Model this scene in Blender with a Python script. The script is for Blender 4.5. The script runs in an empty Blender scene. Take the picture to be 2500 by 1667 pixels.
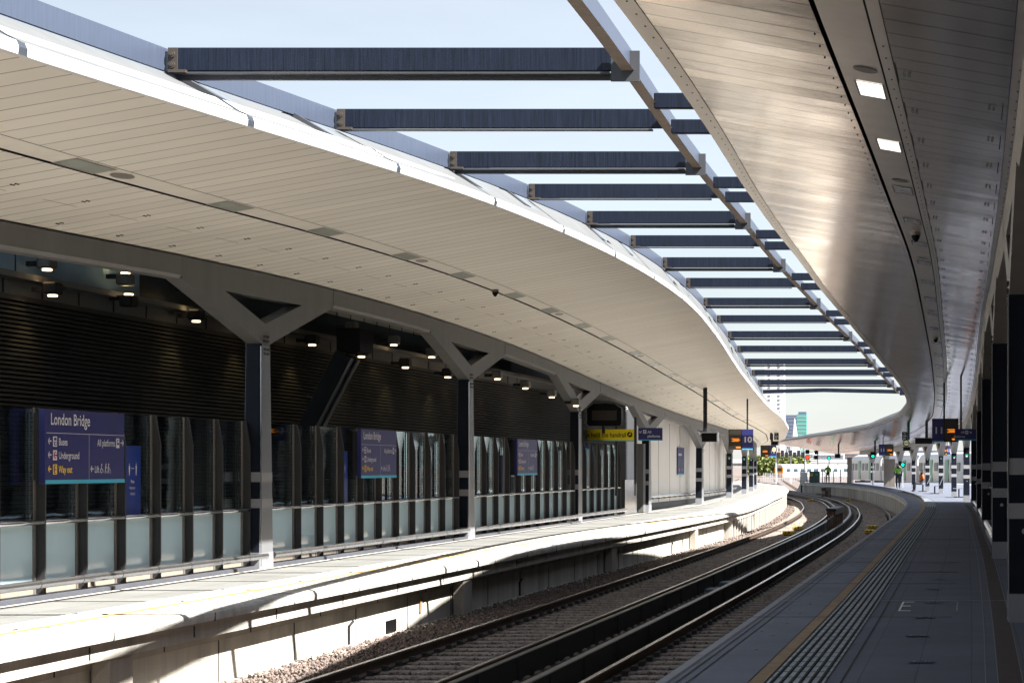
import bpy, math, random
import numpy as np
from mathutils import Vector, Matrix
random.seed(7); RNG = np.random.default_rng(7)
SC = bpy.context.scene
C = SC.collection
# ------------------------------------------------------------------ camera
F, PX, PY, EYE = 5155.0, 2373.5, 1139.5, 1.5       # focal length and principal point of the 2500 px wide photo
cam = bpy.data.cameras.new('camera'); camo = bpy.data.objects.new('camera', cam); C.objects.link(camo)
camo.location = (0, 0, EYE); camo.rotation_euler = (math.radians(90), 0, 0)
cam.sensor_width = 36; cam.lens = F / 2500 * 36
cam.shift_x = -(PX - 1250) / 2500; cam.shift_y = (PY - 833.5) / 2500
cam.clip_start = .3; cam.clip_end = 20000
SC.camera = camo
# ------------------------------------------------------------------ sky and sun
SUN = Vector((.87, -.30, 1.0)).normalized()
elev = math.asin(SUN.z); azim = math.atan2(SUN.x, SUN.y)
w = bpy.data.worlds.new('World'); SC.world = w; w.use_nodes = True
nt = w.node_tree; bg = nt.nodes['Background']
sky = nt.nodes.new('ShaderNodeTexSky'); sky.sky_type = 'NISHITA'; sky.sun_disc = False
sky.sun_elevation = elev; sky.sun_rotation = azim
sky.air_density = 1.0; sky.dust_density = .5; sky.ozone_density = 1.0
haze_mix = nt.nodes.new('ShaderNodeMix'); haze_mix.data_type = 'RGBA'; haze_mix.inputs[0].default_value = .75
nt.links.new(sky.outputs[0], haze_mix.inputs[6]); haze_mix.inputs[7].default_value = (2.85, 3.0, 3.2, 1)      # thin bright summer veil
stc = nt.nodes.new('ShaderNodeTexCoord'); smp = nt.nodes.new('ShaderNodeMapping'); smp.inputs['Scale'].default_value = (1.5, 1.5, 7); sno = nt.nodes.new('ShaderNodeTexNoise')
sno.inputs['Scale'].default_value = 2.2; sno.inputs['Detail'].default_value = 5; sno.inputs['Roughness'].default_value = .55
nt.links.new(stc.outputs['Generated'], smp.inputs[0]); nt.links.new(smp.outputs[0], sno.inputs[0])
smr = nt.nodes.new('ShaderNodeMapRange'); smr.inputs[1].default_value = .3; smr.inputs[2].default_value = .7; smr.inputs[3].default_value = .90; smr.inputs[4].default_value = 1.10; nt.links.new(sno.outputs[0], smr.inputs[0])
svm = nt.nodes.new('ShaderNodeVectorMath'); svm.operation = 'SCALE'; nt.links.new(haze_mix.outputs[2], svm.inputs[0]); nt.links.new(smr.outputs[0], svm.inputs['Scale'])      # faint high cirrus
nt.links.new(svm.outputs[0], bg.inputs[0]); bg.inputs[1].default_value = .05
sl = bpy.data.lights.new('sun', 'SUN'); sl.energy = 4.5; sl.angle = math.radians(.5); sl.color = (1, .95, .87)
so = bpy.data.objects.new('sun', sl); C.objects.link(so)
so.rotation_euler = SUN.to_track_quat('Z', 'Y').to_euler(); so.location = (30, -10, 40)
SC.view_settings.view_transform = 'Standard'; SC.view_settings.look = 'None'
SC.view_settings.gamma = 1; SC.view_settings.use_curve_mapping = False
SC.view_settings.exposure = 2.35
SC.cycles.max_bounces = 8; SC.cycles.diffuse_bounces = 5; SC.cycles.glossy_bounces = 3
SC.cycles.transparent_max_bounces = 12; SC.cycles.transmission_bounces = 2
SC.cycles.use_denoising = True; SC.cycles.sample_clamp_indirect = 8
SC.cycles.caustics_reflective = False; SC.cycles.caustics_refractive = False

# ------------------------------------------------------------------ curves of the place (metres; Y runs away from the camera)
def tab(*p):
    a = np.array(p, float)
    ys = np.arange(a[0, 0], a[-1, 0] + .01, 1.0)
    v = np.interp(ys, a[:, 0], a[:, 1])
    k = np.ones(7) / 7
    vp = np.concatenate([v[0] + (v[0] - v[1:8][::-1]), v, v[-1] + (v[-1] - v[-8:-1][::-1])])
    vs = np.convolve(vp, k, 'same')[7:-7]
    return lambda Y: float(np.interp(Y, ys, vs)) if np.isscalar(Y) else np.interp(Y, ys, vs)
cen = tab((-40, 0), (34, 0), (46, -.02), (63.8, -.15), (75, -.28), (86.3, -.52), (97, -.87), (107, -1.3), (125, -2.43), (145.6, -4.3),
          (162.7, -6.4), (184, -9.6), (199, -12.2), (215, -15.4), (240, -21), (300, -37), (360, -56))
coping = tab((-40, -2.22), (21, -2.22), (30, -2.25), (50, -2.33), (65, -2.39), (77.7, -2.5), (87.8, -2.76), (101, -3.35), (118.8, -4.47),
             (144.5, -6.72), (168, -9.49), (183.7, -12.18), (197.8, -15.07), (205, -16.9), (215, -19.2), (300, -40))
nosing = tab((-40, -8.88), (21, -8.88), (46, -8.92), (57, -8.82), (65, -8.75), (75, -8.75), (83, -8.88), (99, -9.5), (119, -10.6),
             (141.7, -12.3), (164, -14.5), (190, -17.6), (212, -21), (230, -24.5), (300, -42))
XW = tab((-40, -11.7), (0, -11.7), (50, -11.8), (64, -11.95), (78, -12.05), (93, -11.9), (107, -12.25), (122, -13.1), (136, -14.2), (151, -15.5), (180, -19), (210, -23.5))
XR = tab((-40, .42), (0, .42), (20.7, .49), (34.8, .47), (48.7, .36), (63, .28), (77, .12), (91.7, -.22), (105.9, -.9), (120, -1.75), (134, -2.8),
         (148.5, -4.1), (162.7, -5.55), (176.9, -7.2), (191, -9), (205, -11.15), (219, -13.9), (240, -18))
hb = tab((-40, 2.6), (10, 2.62), (15, 2.7), (20, 2.82), (25.4, 2.94), (31.5, 3.13), (38.9, 3.25), (45.5, 3.24), (52.9, 3.13), (60.7, 2.92), (68.6, 2.63),
         (76.6, 2.4), (85, 2.14), (92, 1.98), (104, 1.84), (114, 1.8), (148, 1.63), (200, 1.5), (240, 1.45))
XE = tab((-40, -8.0), (15, -8.05), (20, -7.8), (24.2, -7.46), (29.8, -7.2), (38.4, -6.99), (45.5, -6.88), (52.3, -6.93), (60.9, -7.32), (73.4, -8.0), (82.8, -8.42),
         (102.6, -9.2), (122.5, -10.64), (150, -13.3), (180, -17), (210, -21.5))
XF = tab((-40, -2.4), (15, -2.45), (18.6, -2.58), (21.5, -2.66), (26.7, -2.93), (34, -3.2), (45.9, -3.34), (57.6, -3.12), (73, -2.61), (79.6, -2.55), (86.5, -2.64),
         (102, -3.64), (133, -6.67), (170, -11.8), (200, -16.6), (240, -24))
XL = tab((-40, -8.9), (12, -9.1), (22.1, -8.47), (26.8, -8.08), (31.5, -7.81), (36.2, -7.64), (40.9, -7.49), (45.6, -7.4), (50.3, -7.4), (55, -7.48), (59.7, -7.63),
         (64.4, -7.82), (69.1, -8.03), (73.8, -8.24), (78.5, -8.5), (83.2, -8.72), (87.9, -8.97), (92.6, -9.22), (100, -9.6))
XS = tab((-40, -3.3), (12, -3.2), (22.1, -3.57), (26.8, -3.88), (31.5, -4.1), (36.2, -4.29), (40.9, -4.41), (45.6, -4.54), (50.3, -4.59), (55, -4.51), (59.7, -4.42),
         (64.4, -4.27), (69.1, -4.05), (73.8, -3.8), (78.5, -3.73), (83.2, -3.57), (87.9, -3.36), (92.6, -3.21), (100, -3.1))
HL = tab((-40, 3.8), (12, 3.85), (22.1, 4.13), (26.8, 4.29), (31.5, 4.46), (36.2, 4.61), (40.9, 4.72), (45.6, 4.76), (50.3, 4.76), (55, 4.68), (59.7, 4.57), (64.4, 4.41),
         (69.1, 4.23), (73.8, 4.02), (78.5, 3.8), (83.2, 3.61), (87.9, 3.42), (92.6, 3.19), (100, 3.0))
zl = tab((-40, -.17), (88, -.17), (104, -.04), (300, -.04))       # left platform level
SL = .176
def hsL(X, Y): return EYE + hb(Y) + SL * (X - XW(Y))              # left soffit height
def hsR(X, Y): return EYE + hb(Y) + SL * (XR(Y) - X)              # right soffit height

# ------------------------------------------------------------------ materials
def new_mat(name):
    m = bpy.data.materials.new(name); m.use_nodes = True
    return m, m.node_tree, m.node_tree.nodes['Principled BSDF']
def N(nt, t, **kw):
    n = nt.nodes.new(t)
    for k, v in kw.items():
        if isinstance(k, str) and hasattr(n, k): setattr(n, k, v)
    return n
def mat(name, col, rough=.6, metal=0., var=.12, scale=3., bump=0., bscale=40., streak=False, spec=.5):
    m, nt, b = new_mat(name)
    b.inputs['Roughness'].default_value = rough; b.inputs['Metallic'].default_value = metal
    b.inputs['Specular IOR Level'].default_value = spec
    tc = N(nt, 'ShaderNodeTexCoord'); mp = N(nt, 'ShaderNodeMapping'); nt.links.new(tc.outputs['Object'], mp.inputs[0])
    if streak: mp.inputs['Scale'].default_value = (1, 1, .12) if streak is True else streak
    no = N(nt, 'ShaderNodeTexNoise'); no.inputs['Scale'].default_value = scale; no.inputs['Detail'].default_value = 6; no.inputs['Roughness'].default_value = .65
    nt.links.new(mp.outputs[0], no.inputs[0])
    r = N(nt, 'ShaderNodeValToRGB'); r.color_ramp.elements[0].position = .3; r.color_ramp.elements[1].position = .7
    lo = [max(0, c * (1 - var)) for c in col] + [1]; hi = [min(1, c * (1 + var)) for c in col] + [1]
    r.color_ramp.elements[0].color = lo; r.color_ramp.elements[1].color = hi
    nt.links.new(no.outputs[0], r.inputs[0]); nt.links.new(r.outputs[0], b.inputs['Base Color'])
    if bump:
        n2 = N(nt, 'ShaderNodeTexNoise'); n2.inputs['Scale'].default_value = bscale; n2.inputs['Detail'].default_value = 4
        nt.links.new(tc.outputs['Object'], n2.inputs[0])
        bp = N(nt, 'ShaderNodeBump'); bp.inputs['Strength'].default_value = bump; bp.inputs['Distance'].default_value = .02
        nt.links.new(n2.outputs[0], bp.inputs['Height']); nt.links.new(bp.outputs[0], b.inputs['Normal'])
    return m
def emit(name, col, s):
    m, nt, b = new_mat(name)
    b.inputs['Base Color'].default_value = (*col, 1); b.inputs['Emission Color'].default_value = (*col, 1); b.inputs['Emission Strength'].default_value = s
    return m
def math_node(nt, op, a, b=None, c=None):
    n = N(nt, 'ShaderNodeMath'); n.operation = op
    for i, v in enumerate((a, b, c)):
        if v is None: continue
        if isinstance(v, (int, float)): n.inputs[i].default_value = v
        else: nt.links.new(v, n.inputs[i])
    return n.outputs[0]
def soffit_mat(name, col, pitch, rough, metal, tilt, joint=(.10, .08, .065), phase=0., jw=.013):
    """metal ceiling panels laid across the platform: joints every `pitch` metres, each panel a shade and a tilt of its own"""
    m, nt, b = new_mat(name)
    uv = N(nt, 'ShaderNodeUVMap'); sp = N(nt, 'ShaderNodeSeparateXYZ'); nt.links.new(uv.outputs[0], sp.inputs[0])
    u = math_node(nt, 'DIVIDE', sp.outputs[0], pitch); u = math_node(nt, 'ADD', u, phase)
    fr = math_node(nt, 'FRACT', u); cell = math_node(nt, 'FLOOR', u)
    d = math_node(nt, 'ABSOLUTE', math_node(nt, 'SUBTRACT', fr, .5))
    j = math_node(nt, 'GREATER_THAN', d, .5 - jw / pitch)
    wn = N(nt, 'ShaderNodeTexWhiteNoise'); wn.noise_dimensions = '1D'; nt.links.new(cell, wn.inputs['W'])
    tc = N(nt, 'ShaderNodeTexCoord'); no = N(nt, 'ShaderNodeTexNoise'); no.inputs['Scale'].default_value = .5; no.inputs['Detail'].default_value = 5
    nt.links.new(tc.outputs['Object'], no.inputs[0])
    no2 = N(nt, 'ShaderNodeTexNoise'); no2.inputs['Scale'].default_value = 1.0; no2.inputs['Detail'].default_value = 8; no2.inputs['Roughness'].default_value = .7
    mp = N(nt, 'ShaderNodeMapping'); mp.inputs['Scale'].default_value = (.5, 2.2, .5); nt.links.new(tc.outputs['Object'], mp.inputs[0]); nt.links.new(mp.outputs[0], no2.inputs[0])
    f = math_node(nt, 'ADD', math_node(nt, 'MULTIPLY', wn.outputs[0], .09), math_node(nt, 'MULTIPLY', no.outputs[0], .24))
    f = math_node(nt, 'ADD', f, math_node(nt, 'MULTIPLY', no2.outputs[0], .07)); f = math_node(nt, 'ADD', f, .80)
    vm = N(nt, 'ShaderNodeVectorMath'); vm.operation = 'SCALE'; vm.inputs[0].default_value = col; nt.links.new(f, vm.inputs['Scale'])
    jn = math_node(nt, 'MULTIPLY', j, math_node(nt, 'ADD', math_node(nt, 'MULTIPLY', no2.outputs[0], 1.1), .2))
    mx = N(nt, 'ShaderNodeMix'); mx.data_type = 'RGBA'; nt.links.new(jn, mx.inputs[0]); nt.links.new(vm.outputs[0], mx.inputs[6]); mx.inputs[7].default_value = (*joint, 1)
    nt.links.new(mx.outputs[2], b.inputs['Base Color'])
    b.inputs['Metallic'].default_value = metal
    rg = math_node(nt, 'ADD', math_node(nt, 'MULTIPLY', no.outputs[0], .16), rough - .08); nt.links.new(rg, b.inputs['Roughness'])
    # height: gentle pillow of each panel plus a random tilt
    tl = math_node(nt, 'MULTIPLY', math_node(nt, 'SUBTRACT', wn.outputs[0], .5), math_node(nt, 'MULTIPLY', fr, tilt))
    wv = N(nt, 'ShaderNodeTexNoise'); wv.inputs['Scale'].default_value = 1.6; wv.inputs['Detail'].default_value = 2; nt.links.new(tc.outputs['Object'], wv.inputs[0])
    hh = math_node(nt, 'ADD', tl, math_node(nt, 'MULTIPLY', wv.outputs[0], tilt * .5))
    hh = math_node(nt, 'SUBTRACT', hh, math_node(nt, 'MULTIPLY', j, .4))
    bp = N(nt, 'ShaderNodeBump'); bp.inputs['Strength'].default_value = .6; bp.inputs['Distance'].default_value = .02; nt.links.new(hh, bp.inputs['Height'])
    nt.links.new(bp.outputs[0], b.inputs['Normal'])
    return m
def paving_mat(name, col, px, py, jw=.006, groove=0., jcol=None, var=.12, rough=.75):
    """paving units of px by py metres from the UV (u along the platform, v across); groove > 0 adds fine ribs across"""
    m, nt, b = new_mat(name)
    uv = N(nt, 'ShaderNodeUVMap'); sp = N(nt, 'ShaderNodeSeparateXYZ'); nt.links.new(uv.outputs[0], sp.inputs[0])
    a = math_node(nt, 'DIVIDE', sp.outputs[0], px); c = math_node(nt, 'DIVIDE', sp.outputs[1], py)
    ja = math_node(nt, 'LESS_THAN', math_node(nt, 'FRACT', a), jw / px); jc = math_node(nt, 'LESS_THAN', math_node(nt, 'FRACT', c), jw / py)
    j = math_node(nt, 'MAXIMUM', ja, jc)
    cv = N(nt, 'ShaderNodeCombineXYZ'); nt.links.new(math_node(nt, 'FLOOR', a), cv.inputs[0]); nt.links.new(math_node(nt, 'FLOOR', c), cv.inputs[1])
    wn = N(nt, 'ShaderNodeTexWhiteNoise'); nt.links.new(cv.outputs[0], wn.inputs['Vector'])
    tc = N(nt, 'ShaderNodeTexCoord'); no = N(nt, 'ShaderNodeTexNoise'); no.inputs['Scale'].default_value = 1.3; no.inputs['Detail'].default_value = 8; no.inputs['Roughness'].default_value = .7
    nt.links.new(tc.outputs['Object'], no.inputs[0])
    f = math_node(nt, 'ADD', math_node(nt, 'MULTIPLY', wn.outputs[0], var), math_node(nt, 'MULTIPLY', no.outputs[0], .5)); f = math_node(nt, 'ADD', f, .72 - var * .5)
    vo = N(nt, 'ShaderNodeTexVoronoi'); vo.inputs['Scale'].default_value = 1.7; nt.links.new(tc.outputs['Object'], vo.inputs['Vector'])
    gum = math_node(nt, 'LESS_THAN', vo.outputs['Distance'], .045); st = N(nt, 'ShaderNodeTexNoise'); st.inputs['Scale'].default_value = .45; st.inputs['Detail'].default_value = 3; nt.links.new(tc.outputs['Object'], st.inputs[0])
    f = math_node(nt, 'MULTIPLY', f, math_node(nt, 'SUBTRACT', 1.0, math_node(nt, 'MULTIPLY', gum, .35)))
    f = math_node(nt, 'MULTIPLY', f, math_node(nt, 'ADD', math_node(nt, 'MULTIPLY', st.outputs[0], .55), .72))
    vm = N(nt, 'ShaderNodeVectorMath'); vm.operation = 'SCALE'; vm.inputs[0].default_value = col; nt.links.new(f, vm.inputs['Scale'])
    mx = N(nt, 'ShaderNodeMix'); mx.data_type = 'RGBA'; nt.links.new(j, mx.inputs[0]); nt.links.new(vm.outputs[0], mx.inputs[6])
    mx.inputs[7].default_value = (*(jcol or [k * .35 for k in col]), 1)
    nt.links.new(mx.outputs[2], b.inputs['Base Color']); b.inputs['Roughness'].default_value = rough
    h = math_node(nt, 'MULTIPLY', j, -1.)
    if groove:
        s = math_node(nt, 'SINE', math_node(nt, 'MULTIPLY', sp.outputs[0], 2 * math.pi / groove)); h = math_node(nt, 'ADD', h, math_node(nt, 'MULTIPLY', s, .35))
    n3 = N(nt, 'ShaderNodeTexNoise'); n3.inputs['Scale'].default_value = 60; nt.links.new(tc.outputs['Object'], n3.inputs[0])
    h = math_node(nt, 'ADD', h, math_node(nt, 'MULTIPLY', n3.outputs[0], .3))
    bp = N(nt, 'ShaderNodeBump'); bp.inputs['Strength'].default_value = .5; bp.inputs['Distance'].default_value = .008; nt.links.new(h, bp.inputs['Height']); nt.links.new(bp.outputs[0], b.inputs['Normal'])
    return m
def glass_mat(name, tint, fac, rough=0.02):
    m = bpy.data.materials.new(name); m.use_nodes = True; nt = m.node_tree; nt.nodes.clear()
    o = N(nt, 'ShaderNodeOutputMaterial'); t = N(nt, 'ShaderNodeBsdfTransparent'); t.inputs[0].default_value = (*tint, 1)
    g = N(nt, 'ShaderNodeBsdfGlossy'); g.inputs['Roughness'].default_value = rough; g.inputs['Color'].default_value = (.9, .97, 1, 1)
    fr = N(nt, 'ShaderNodeFresnel'); fr.inputs[0].default_value = 1.5
    tc = N(nt, 'ShaderNodeTexCoord'); no = N(nt, 'ShaderNodeTexNoise'); no.inputs['Scale'].default_value = 1.5; nt.links.new(tc.outputs['Object'], no.inputs[0])
    bp = N(nt, 'ShaderNodeBump'); bp.inputs['Strength'].default_value = .04; bp.inputs['Distance'].default_value = .02; nt.links.new(no.outputs[0], bp.inputs['Height']); nt.links.new(bp.outputs[0], g.inputs['Normal'])
    mx = N(nt, 'ShaderNodeMixShader'); k = math_node(nt, 'ADD', math_node(nt, 'MULTIPLY', fr.outputs[0], .75), fac)
    nt.links.new(k, mx.inputs[0]); nt.links.new(t.outputs[0], mx.inputs[1]); nt.links.new(g.outputs[0], mx.inputs[2]); nt.links.new(mx.outputs[0], o.inputs[0])
    return m
M = {}
M['soffit_l'] = soffit_mat('soffit_left', (.82, .785, .715), .465, .5, .0, .12, (.10, .075, .055))
M['soffit_r'] = soffit_mat('soffit_right', (.74, .65, .56), .465, .16, .86, .62, (.005, .004, .004), 0., .019)
M['band_l'] = mat('light_strip_left', (.82, .78, .71), .5, 0, .06)
M['band_r'] = mat('light_strip_right', (.84, .77, .70), .3, .7, .06)
M['slot'] = mat('dark_slot', (.012, .011, .010), .8)
M['fascia'] = mat('white_fascia', (.095, .10, .106), .6, 0, .10, 2)
M['beam_bounce'] = mat('bounce_lit_steel', (.28, .26, .235), .5, 0, .1, 2, streak=True)  # lighter, warmer copy of the grey steel: bounced light in its colour
M['beam_steel'] = mat('painted_grey_steel', (.15, .15, .15), .45, .1, .10, 2, streak=True)
M['steel_light'] = mat('light_aluminium_cladding', (.21, .22, .24), .38, .35, .06, 3, streak=True)
M['navy'] = mat('dark_navy_cladding', (.010, .013, .022), .4, 0, .25, 2, spec=.12)
M['band'] = mat('grey_reflective_band', (.27, .27, .285), .5, 0, .05)
M['plinth_col'] = mat('column_base_metal', (.26, .27, .30), .4, .3, .08)
M['bolt'] = mat('bolt_steel', (.10, .085, .075), .5, .6)
M['sky_beam'] = mat('skylight_dark_steel', (.009, .014, .028), .45, 0, .6, 6, streak=(9, 9, .3), spec=.25)
M['sky_side'] = mat('skylight_side_steel', (.060, .076, .118), .4, .2, .16, 6, streak=(1, 9, .3))
M['rust_flange'] = mat('skylight_underside', (.42, .34, .28), .6, 0, .18, 8)
M['bracket_dark'] = mat('bracket_dark_steel', (.05, .055, .065), .6)
M['pave_r'] = paving_mat('grooved_platform_paving', (.098, .113, .155), .6, .4, .006, .05)  # blue of the sky fill in shade is mixed into this colour
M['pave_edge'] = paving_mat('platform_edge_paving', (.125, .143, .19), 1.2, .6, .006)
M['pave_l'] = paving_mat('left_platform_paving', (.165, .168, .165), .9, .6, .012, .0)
M['edge_l'] = mat('pale_concrete_edge', (.50, .46, .41), .8, 0, .22, 2.5, .3)
M['coping'] = paving_mat('coping_stone', (.27, .28, .31), 2.4, 5., .02, var=.2)
M['nosing'] = mat('pale_coping_concrete', (.55, .53, .50), .8, 0, .28, 3, .4)
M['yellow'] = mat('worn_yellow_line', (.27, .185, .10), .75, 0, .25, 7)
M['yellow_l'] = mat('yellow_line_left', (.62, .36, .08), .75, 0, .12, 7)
M['tactile'] = mat('tactile_slab', (.34, .40, .44), .6, 0, .14, 5, .2)
M['line_dark'] = mat('dark_joint_line', (.03, .03, .032), .9)
M['joint_mid'] = mat('grey_joint', (.16, .18, .20), .8)
M['line_pale'] = mat('pale_joint_strip', (.24, .25, .27), .8, 0, .3, 9)
M['drain'] = mat('rusty_drain_channel', (.048, .036, .034), .8, 0, .3, 6, .3)
M['mark_blue'] = mat('blue_floor_sticker', (.04, .045, .11), .6)
M['white_paint'] = mat('white_paint', (.75, .76, .78), .6, 0, .08)
M['concrete'] = mat('weathered_concrete', (.42, .40, .36), .85, 0, .32, 1.6, .3, streak=True)
M['concrete_d'] = mat('stained_concrete', (.34, .31, .27), .88, 0, .2, 1.6, .3, streak=True)
M['ballast'] = mat('ballast_bed', (.125, .10, .092), .95, 0, .5, 22, .9, 26)
M['stone'] = mat('ballast_stone', (.15, .117, .104), .92, 0, .75, 14)
M['sleeper'] = mat('concrete_sleeper', (.21, .18, .155), .9, 0, .5, 5, .3)
M['rail'] = mat('rusty_rail_side', (.085, .052, .036), .7, .3, .3, 5)
M['rail_top'] = mat('polished_rail_head', (.62, .62, .63), .22, .95, .08, 9)
M['cond'] = mat('conductor_rail_steel', (.07, .068, .070), .35, .7, .2, 6)
M['board'] = mat('guard_board', (.026, .024, .023), .7, 0, .3, 3, streak=(1, .3, 1))
M['clip'] = mat('rail_clip', (.03, .028, .027), .8)
M['glass'] = glass_mat('clear_glass', (.86, .92, .92), .03)
M['frost'] = mat('frosted_glass', (.64, .84, .93), .12, 0, .04, 1, spec=.7)
M['fin'] = mat('grey_brown_mullion', (.042, .042, .043), .5, 0, .10, spec=.25)
M['frame'] = mat('bronze_frame', (.23, .205, .185), .4, .4, .08)
M['rail_steel'] = mat('stainless_tube', (.55, .55, .57), .2, .95, .05)
M['cream'] = mat('cream_kick_panel', (.27, .235, .19), .6, 0, .12, 4)
M['plinth_d'] = mat('dark_plinth', (.06, .065, .08), .6, 0, .15)
M['louvre'] = mat('dark_bronze_louvre', (.058, .058, .060), .6, .0, .15, 1.5)
M['louvre_bg'] = mat('louvre_backing', (.018, .017, .017), .9)
M['header'] = mat('grey_header_panel', (.19, .185, .18), .6, 0, .08, 2)
M['header_l'] = mat('pale_upper_panel', (.36, .36, .345), .6, 0, .06, 2)
M['conc_skylit'] = mat('skylit_concrete', (.34, .52, .70), .8, 0, .14, 1.4, .1)  # concrete with the blue of skylight mixed into its colour
M['dark_steel'] = mat('dark_blue_steel', (.022, .033, .048), .45, 0, .15, spec=.3)
M['black'] = mat('black_plastic', (.005, .005, .006), .45, spec=.15)
M['dkgrey'] = mat('dark_grey_metal', (.025, .025, .028), .5, 0, spec=.2)
M['sign_blue'] = mat('navy_sign_face', (.022, .024, .14), .42, 0, .04, 1)
M['sign_cyan'] = mat('cyan_sign_edge', (.05, .42, .62), .5, 0, .03, 1)
M['sign_white'] = mat('white_lettering', (.62, .62, .68), .5, 0, .02, 1)
M['sign_yellow'] = mat('yellow_lettering', (.90, .58, .03), .5, 0, .02, 1)
M['sign_red'] = mat('red_ring', (.65, .03, .03), .5)
M['banner_yellow'] = mat('yellow_banner_face', (.90, .72, .01), .5, 0, .03)
M['poster'] = mat('blue_poster', (.015, .04, .24), .3, 0, .03)
M['led'] = emit('amber_led', (1.0, .26, .015), .32)
M['screen'] = mat('dark_display', (.03, .025, .018), .4)
M['lamp_on'] = emit('lit_lamp', (1.0, .72, .38), 1.6)
M['panel_on'] = emit('lit_ceiling_panel', (1.0, .97, .92), .30)
M['diffuser'] = mat('grey_green_diffuser', (.46, .50, .45), .25, 0, .08)
M['alu_tex'] = mat('crinkled_foil_diffuser', (.55, .56, .57), .25, .8, .35, 18, .8, 30)
M['white_wall'] = mat('white_wall_panel', (.88, .87, .85), .5, 0, .04, 1)
M['wood_wall'] = mat('beige_ribbed_panel', (.40, .36, .32), .6, 0, .1, 1)
M['safety_green'] = mat('green_exit_sign', (.0, .28, .13), .5)
M['box_yellow'] = mat('yellow_track_box', (.50, .32, .01), .5)
M['slate'] = mat('slate_cover', (.10, .14, .17), .7, 0, .2)
M['stone_dark'] = mat('dark_void', (.02, .02, .022), .9)
M['skin'] = mat('skin', (.50, .30, .21), .6); M['hair'] = mat('hair', (.03, .02, .015), .7)
M['hivis'] = mat('high_visibility_green', (.16, .42, .03), .6); M['orange'] = mat('orange_cloth', (.45, .12, .01), .7)
M['trouser'] = mat('dark_cloth', (.015, .017, .03), .8)
M['green_sig'] = emit('green_signal_lamp', (0, .75, .40), .7); M['red_sig'] = emit('red_signal_lamp', (1, .04, .02), .6)
M['pale_lens'] = mat('pale_yellow_disc', (.85, .87, .45), .4)
M['tw_glass'] = mat('teal_tower_glass', (.07, .25, .225), .5, 0, .06, .02)
M['tw_pale'] = mat('tower_pale_spandrel', (.22, .36, .35), .5); M['tw_white'] = mat('tower_white', (.5, .52, .54), .6); M['tw_grey'] = mat('tower_blue_grey', (.075, .10, .17), .5, 0, .08, .05)
M['tr_white'] = mat('train_white', (.5, .5, .5), .35); M['tr_orange'] = mat('train_orange', (.85, .34, .02), .35)
M['tr_green'] = mat('train_green', (.03, .24, .13), .35); M['tr_glass'] = mat('train_window', (.03, .05, .07), .3, spec=.2)
M['tr_under'] = mat('train_underframe', (.05, .042, .04), .8); M['tr_yel'] = mat('train_door_yellow', (.62, .70, .15), .4)
M['leaf'] = mat('leaves', (.13, .16, .04), .8, 0, .5, .6); M['trunk'] = mat('bark', (.10, .07, .05), .9)
M['brick'] = mat('pale_brick', (.42, .30, .25), .9, 0, .15, .5); M['gantry'] = mat('gantry_steel', (.50, .52, .55), .5, .3)
M['win_dark'] = mat('dark_window', (.16, .19, .24), .2); M['roof_grey'] = mat('roofing_sheet', (.36, .36, .37), .6)
M['cabinet'] = mat('dark_green_cabinet', (.03, .07, .065), .5); M['seat_metal'] = mat('perforated_seat_metal', (.30, .35, .42), .4, .6)
M['car_dark'] = mat('dark_car_paint', (.04, .05, .07), .25, .3); M['tyre'] = mat('tyre_rubber', (.015, .015, .015), .9)

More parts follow.
